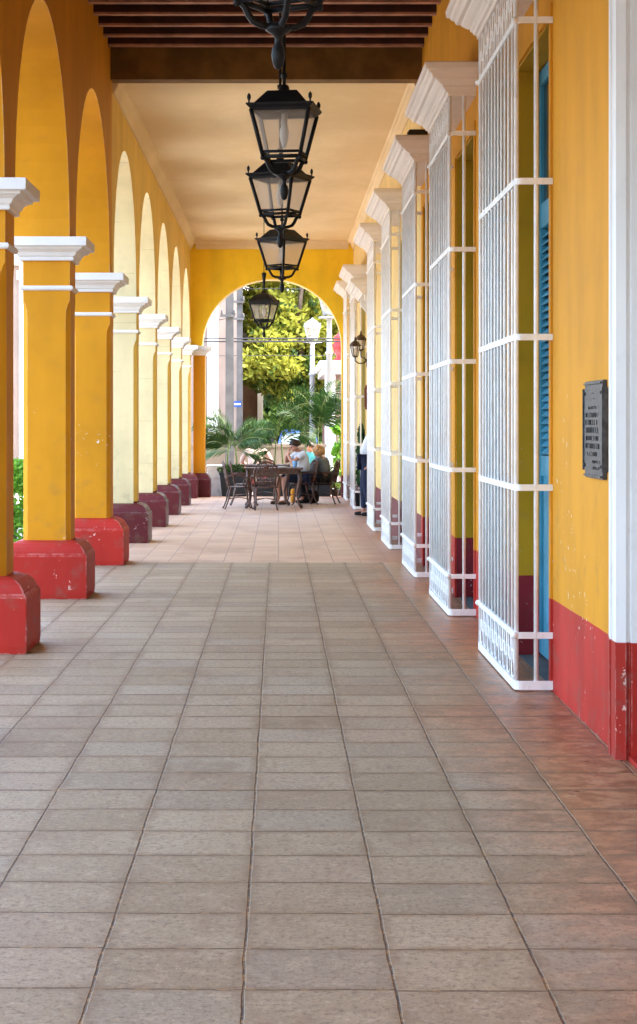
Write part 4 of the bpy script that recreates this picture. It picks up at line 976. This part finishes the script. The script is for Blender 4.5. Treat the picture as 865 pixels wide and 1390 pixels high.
def cable(label, a, b, r, sag=.1):
    P = [Vector(a).lerp(Vector(b), k/14) - Vector((0,0,sag*4*(k/14)*(1-k/14))) for k in range(15)]
    o = MB().tube(P, r, 5).build('overhead_cable', M['wire']); tag(o, label, 'cable', 'overhead cables')
cable('upper strand of the thick overhead cable pair across the arch', (-6, 44.9, wz(459.5,44.9)), (6, 44.9, wz(459.5,44.9)), .016, .0)
cable('lower strand of the thick overhead cable pair across the arch', (-6, 45.1, wz(463.5,45.1)), (6, 45.1, wz(463.5,45.1)), .020, .0)
cable('thin overhead cable below the thick pair', (-6, 48.4, wz(483,48.2)), (6, 48.2, wz(482,48.2)), .008, .0)
cable('thin overhead cable near the crown of the arch', (-6, 48.5, wz(391,48.5)), (6, 48.5, wz(393,48.5)), .008, .0)
cable('slanting cable running left from the wide pole', (-3.2, 44.2, wz(449,44.2)), (wx(309,44.3), 44.3, wz(432,44.3)), .012, .02)
# lamp posts
def lamppost(px, d, zt, label, s):
    t = thing('lamp_post', label, 'lamp post', (wx(px,d), d, -.3), 0, 'white lamp posts')
    h = zt + .3
    m = MB(); m.lathe(0,0,[(.16,0),(.16,.25),(.12,.3),(.09,.9),(.085,1.0),(.075,1.05),(.07,h-.9),(.095,h-.88),(.095,h-.84),(.065,h-.82),(.06,h-.05),(.1,h-.03),(.26,h-.02),(.26,h+.02),(.06,h+.03)],16); m.build('post', M['lampp'], t)
    lantern_head(t, M['lampp'], s, dome=True, tail=False, glass=M['lglass'], z0=h-.20*s); return t
M['lampp'] = simple('white_lamp_paint', (.34,.35,.36), .4, .04)
lamppost(424, 50, wz(464,50), 'white street lamp rising behind the palms, the lower one', 1.05)
lamppost(447, 45.6, wz(431,45.6), 'white street lamp cut by the arch, right of the other', 1.15)
# blue car behind the low wall
t = thing('parked_car', 'blue car parked beyond the low wall behind the palms', 'car', (wx(405,66), 66, -.3))
m = MB(); m.smooth = False
def cl(z, a, y0, y1): return [(-a,y0,z),(a,y0,z),(a,y1,z),(-a,y1,z)]
m.loops([cl(.28,.70,0,3.9), cl(.35,.80,-.05,4.0), cl(.80,.82,-.05,4.05), cl(1.0,.78,.0,3.9), cl(1.02,.74,.15,3.0), cl(1.5,.60,.45,2.2), cl(1.62,.50,.6,2.0)]); m.build('body', M['carblue'], t, bevel=.04)
m = MB(); m.add([(-.64,.16,1.06),(.64,.16,1.06),(.54,.42,1.48),(-.54,.42,1.48)],[(0,1,2,3)]); o = m.build('rear_window', M['glass2'], t, fixn=False)
for x in (-.76,.76):
    for y in (.7,3.1):
        m = MB(); m.loops([[(xx, y+.3*cos(q), .3+.3*sin(q)) for q in [2*pi*k/20 for k in range(20)]] for xx in (x-.08,x+.08)]); m.build('wheel', M['tyre'], t)
for x in (-.68,.68): MB().box(x-.08,x+.08,-.07,-.04,.7,.9).build('tail_light', M['redurn'], t)

# trees
def tree(label, loc, trunk, limbs, blobs, mats, n, size, seed, group=None):
    t = thing('tree', label, 'tree', loc, 0, group)
    m = MB(); m.tube(trunk, [.32,.24,.18,.12][:len(trunk)], 10)
    m.build('trunk', M['trunk'], t)
    m = MB()
    for l in limbs: m.tube(l, [.12,.08,.04][:len(l)], 7)
    m.build('limb', M['trunk'], t)
    rg = random.Random(seed); m = MB()
    for b in blobs:
        # each lobe is many small sprays of leaves
        for _ in range(b[6] if len(b) > 6 else 26):
            while True:
                p = Vector((rg.uniform(-1,1), rg.uniform(-1,1), rg.uniform(-1,1)))
                if p.length < 1: break
            c = (b[0]+p.x*b[3], b[1]+p.y*b[4], b[2]+p.z*b[5])
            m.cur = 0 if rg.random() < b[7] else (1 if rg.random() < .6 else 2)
            leaves(m, c, .30, .30, .22, n, size, rg, .1, .0)
    m.build('crown', mats, t, fixn=False); return t
rg0 = random.Random(21); bl = []
for k in range(66):
    x = rg0.uniform(-1.35, 2.2); z = rg0.uniform(3.1, 7.2)
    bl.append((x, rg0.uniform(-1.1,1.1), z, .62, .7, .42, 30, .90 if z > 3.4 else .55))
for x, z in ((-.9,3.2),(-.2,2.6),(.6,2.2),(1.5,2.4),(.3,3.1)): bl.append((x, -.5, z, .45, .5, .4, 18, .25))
tree('big tree with yellow green leaf clusters filling the end arch', (.35, 53.6, -.3), [(.6,.3,0),(.5,.2,1.4),(.3,.1,2.8),(.2,0,4.5)],
     [[(.4,0,2.2),(1.4,-.3,3.6),(2.4,-.5,5)],[(.4,0,2.6),(-.9,.2,3.8),(-2.0,0,5.2)],[(.3,0,3.4),(.2,-.8,4.6),(.4,-1.2,6.5)]], bl, [M['ly'], M['lg'], M['ld']], 20, .17, 3)
bl = [(rg0.uniform(-1.8,1.8), rg0.uniform(-1,1), rg0.uniform(.4,3.6), .6, .5, .5, 20, .08) for _ in range(22)] + [(rg0.uniform(-2.6,3.2), rg0.uniform(-1,1), rg0.uniform(3.4,8.2), .9, .6, .6, 22, .08) for _ in range(34)]
tree('dark green tree behind and below the yellow one', (.25, 76, -.3), [(0,0,0),(0,0,1),(.1,0,2)], [[(0,0,1),(.6,0,2)]], bl, [M['lg'], M['lg'], M['ld']], 14, .30, 9)
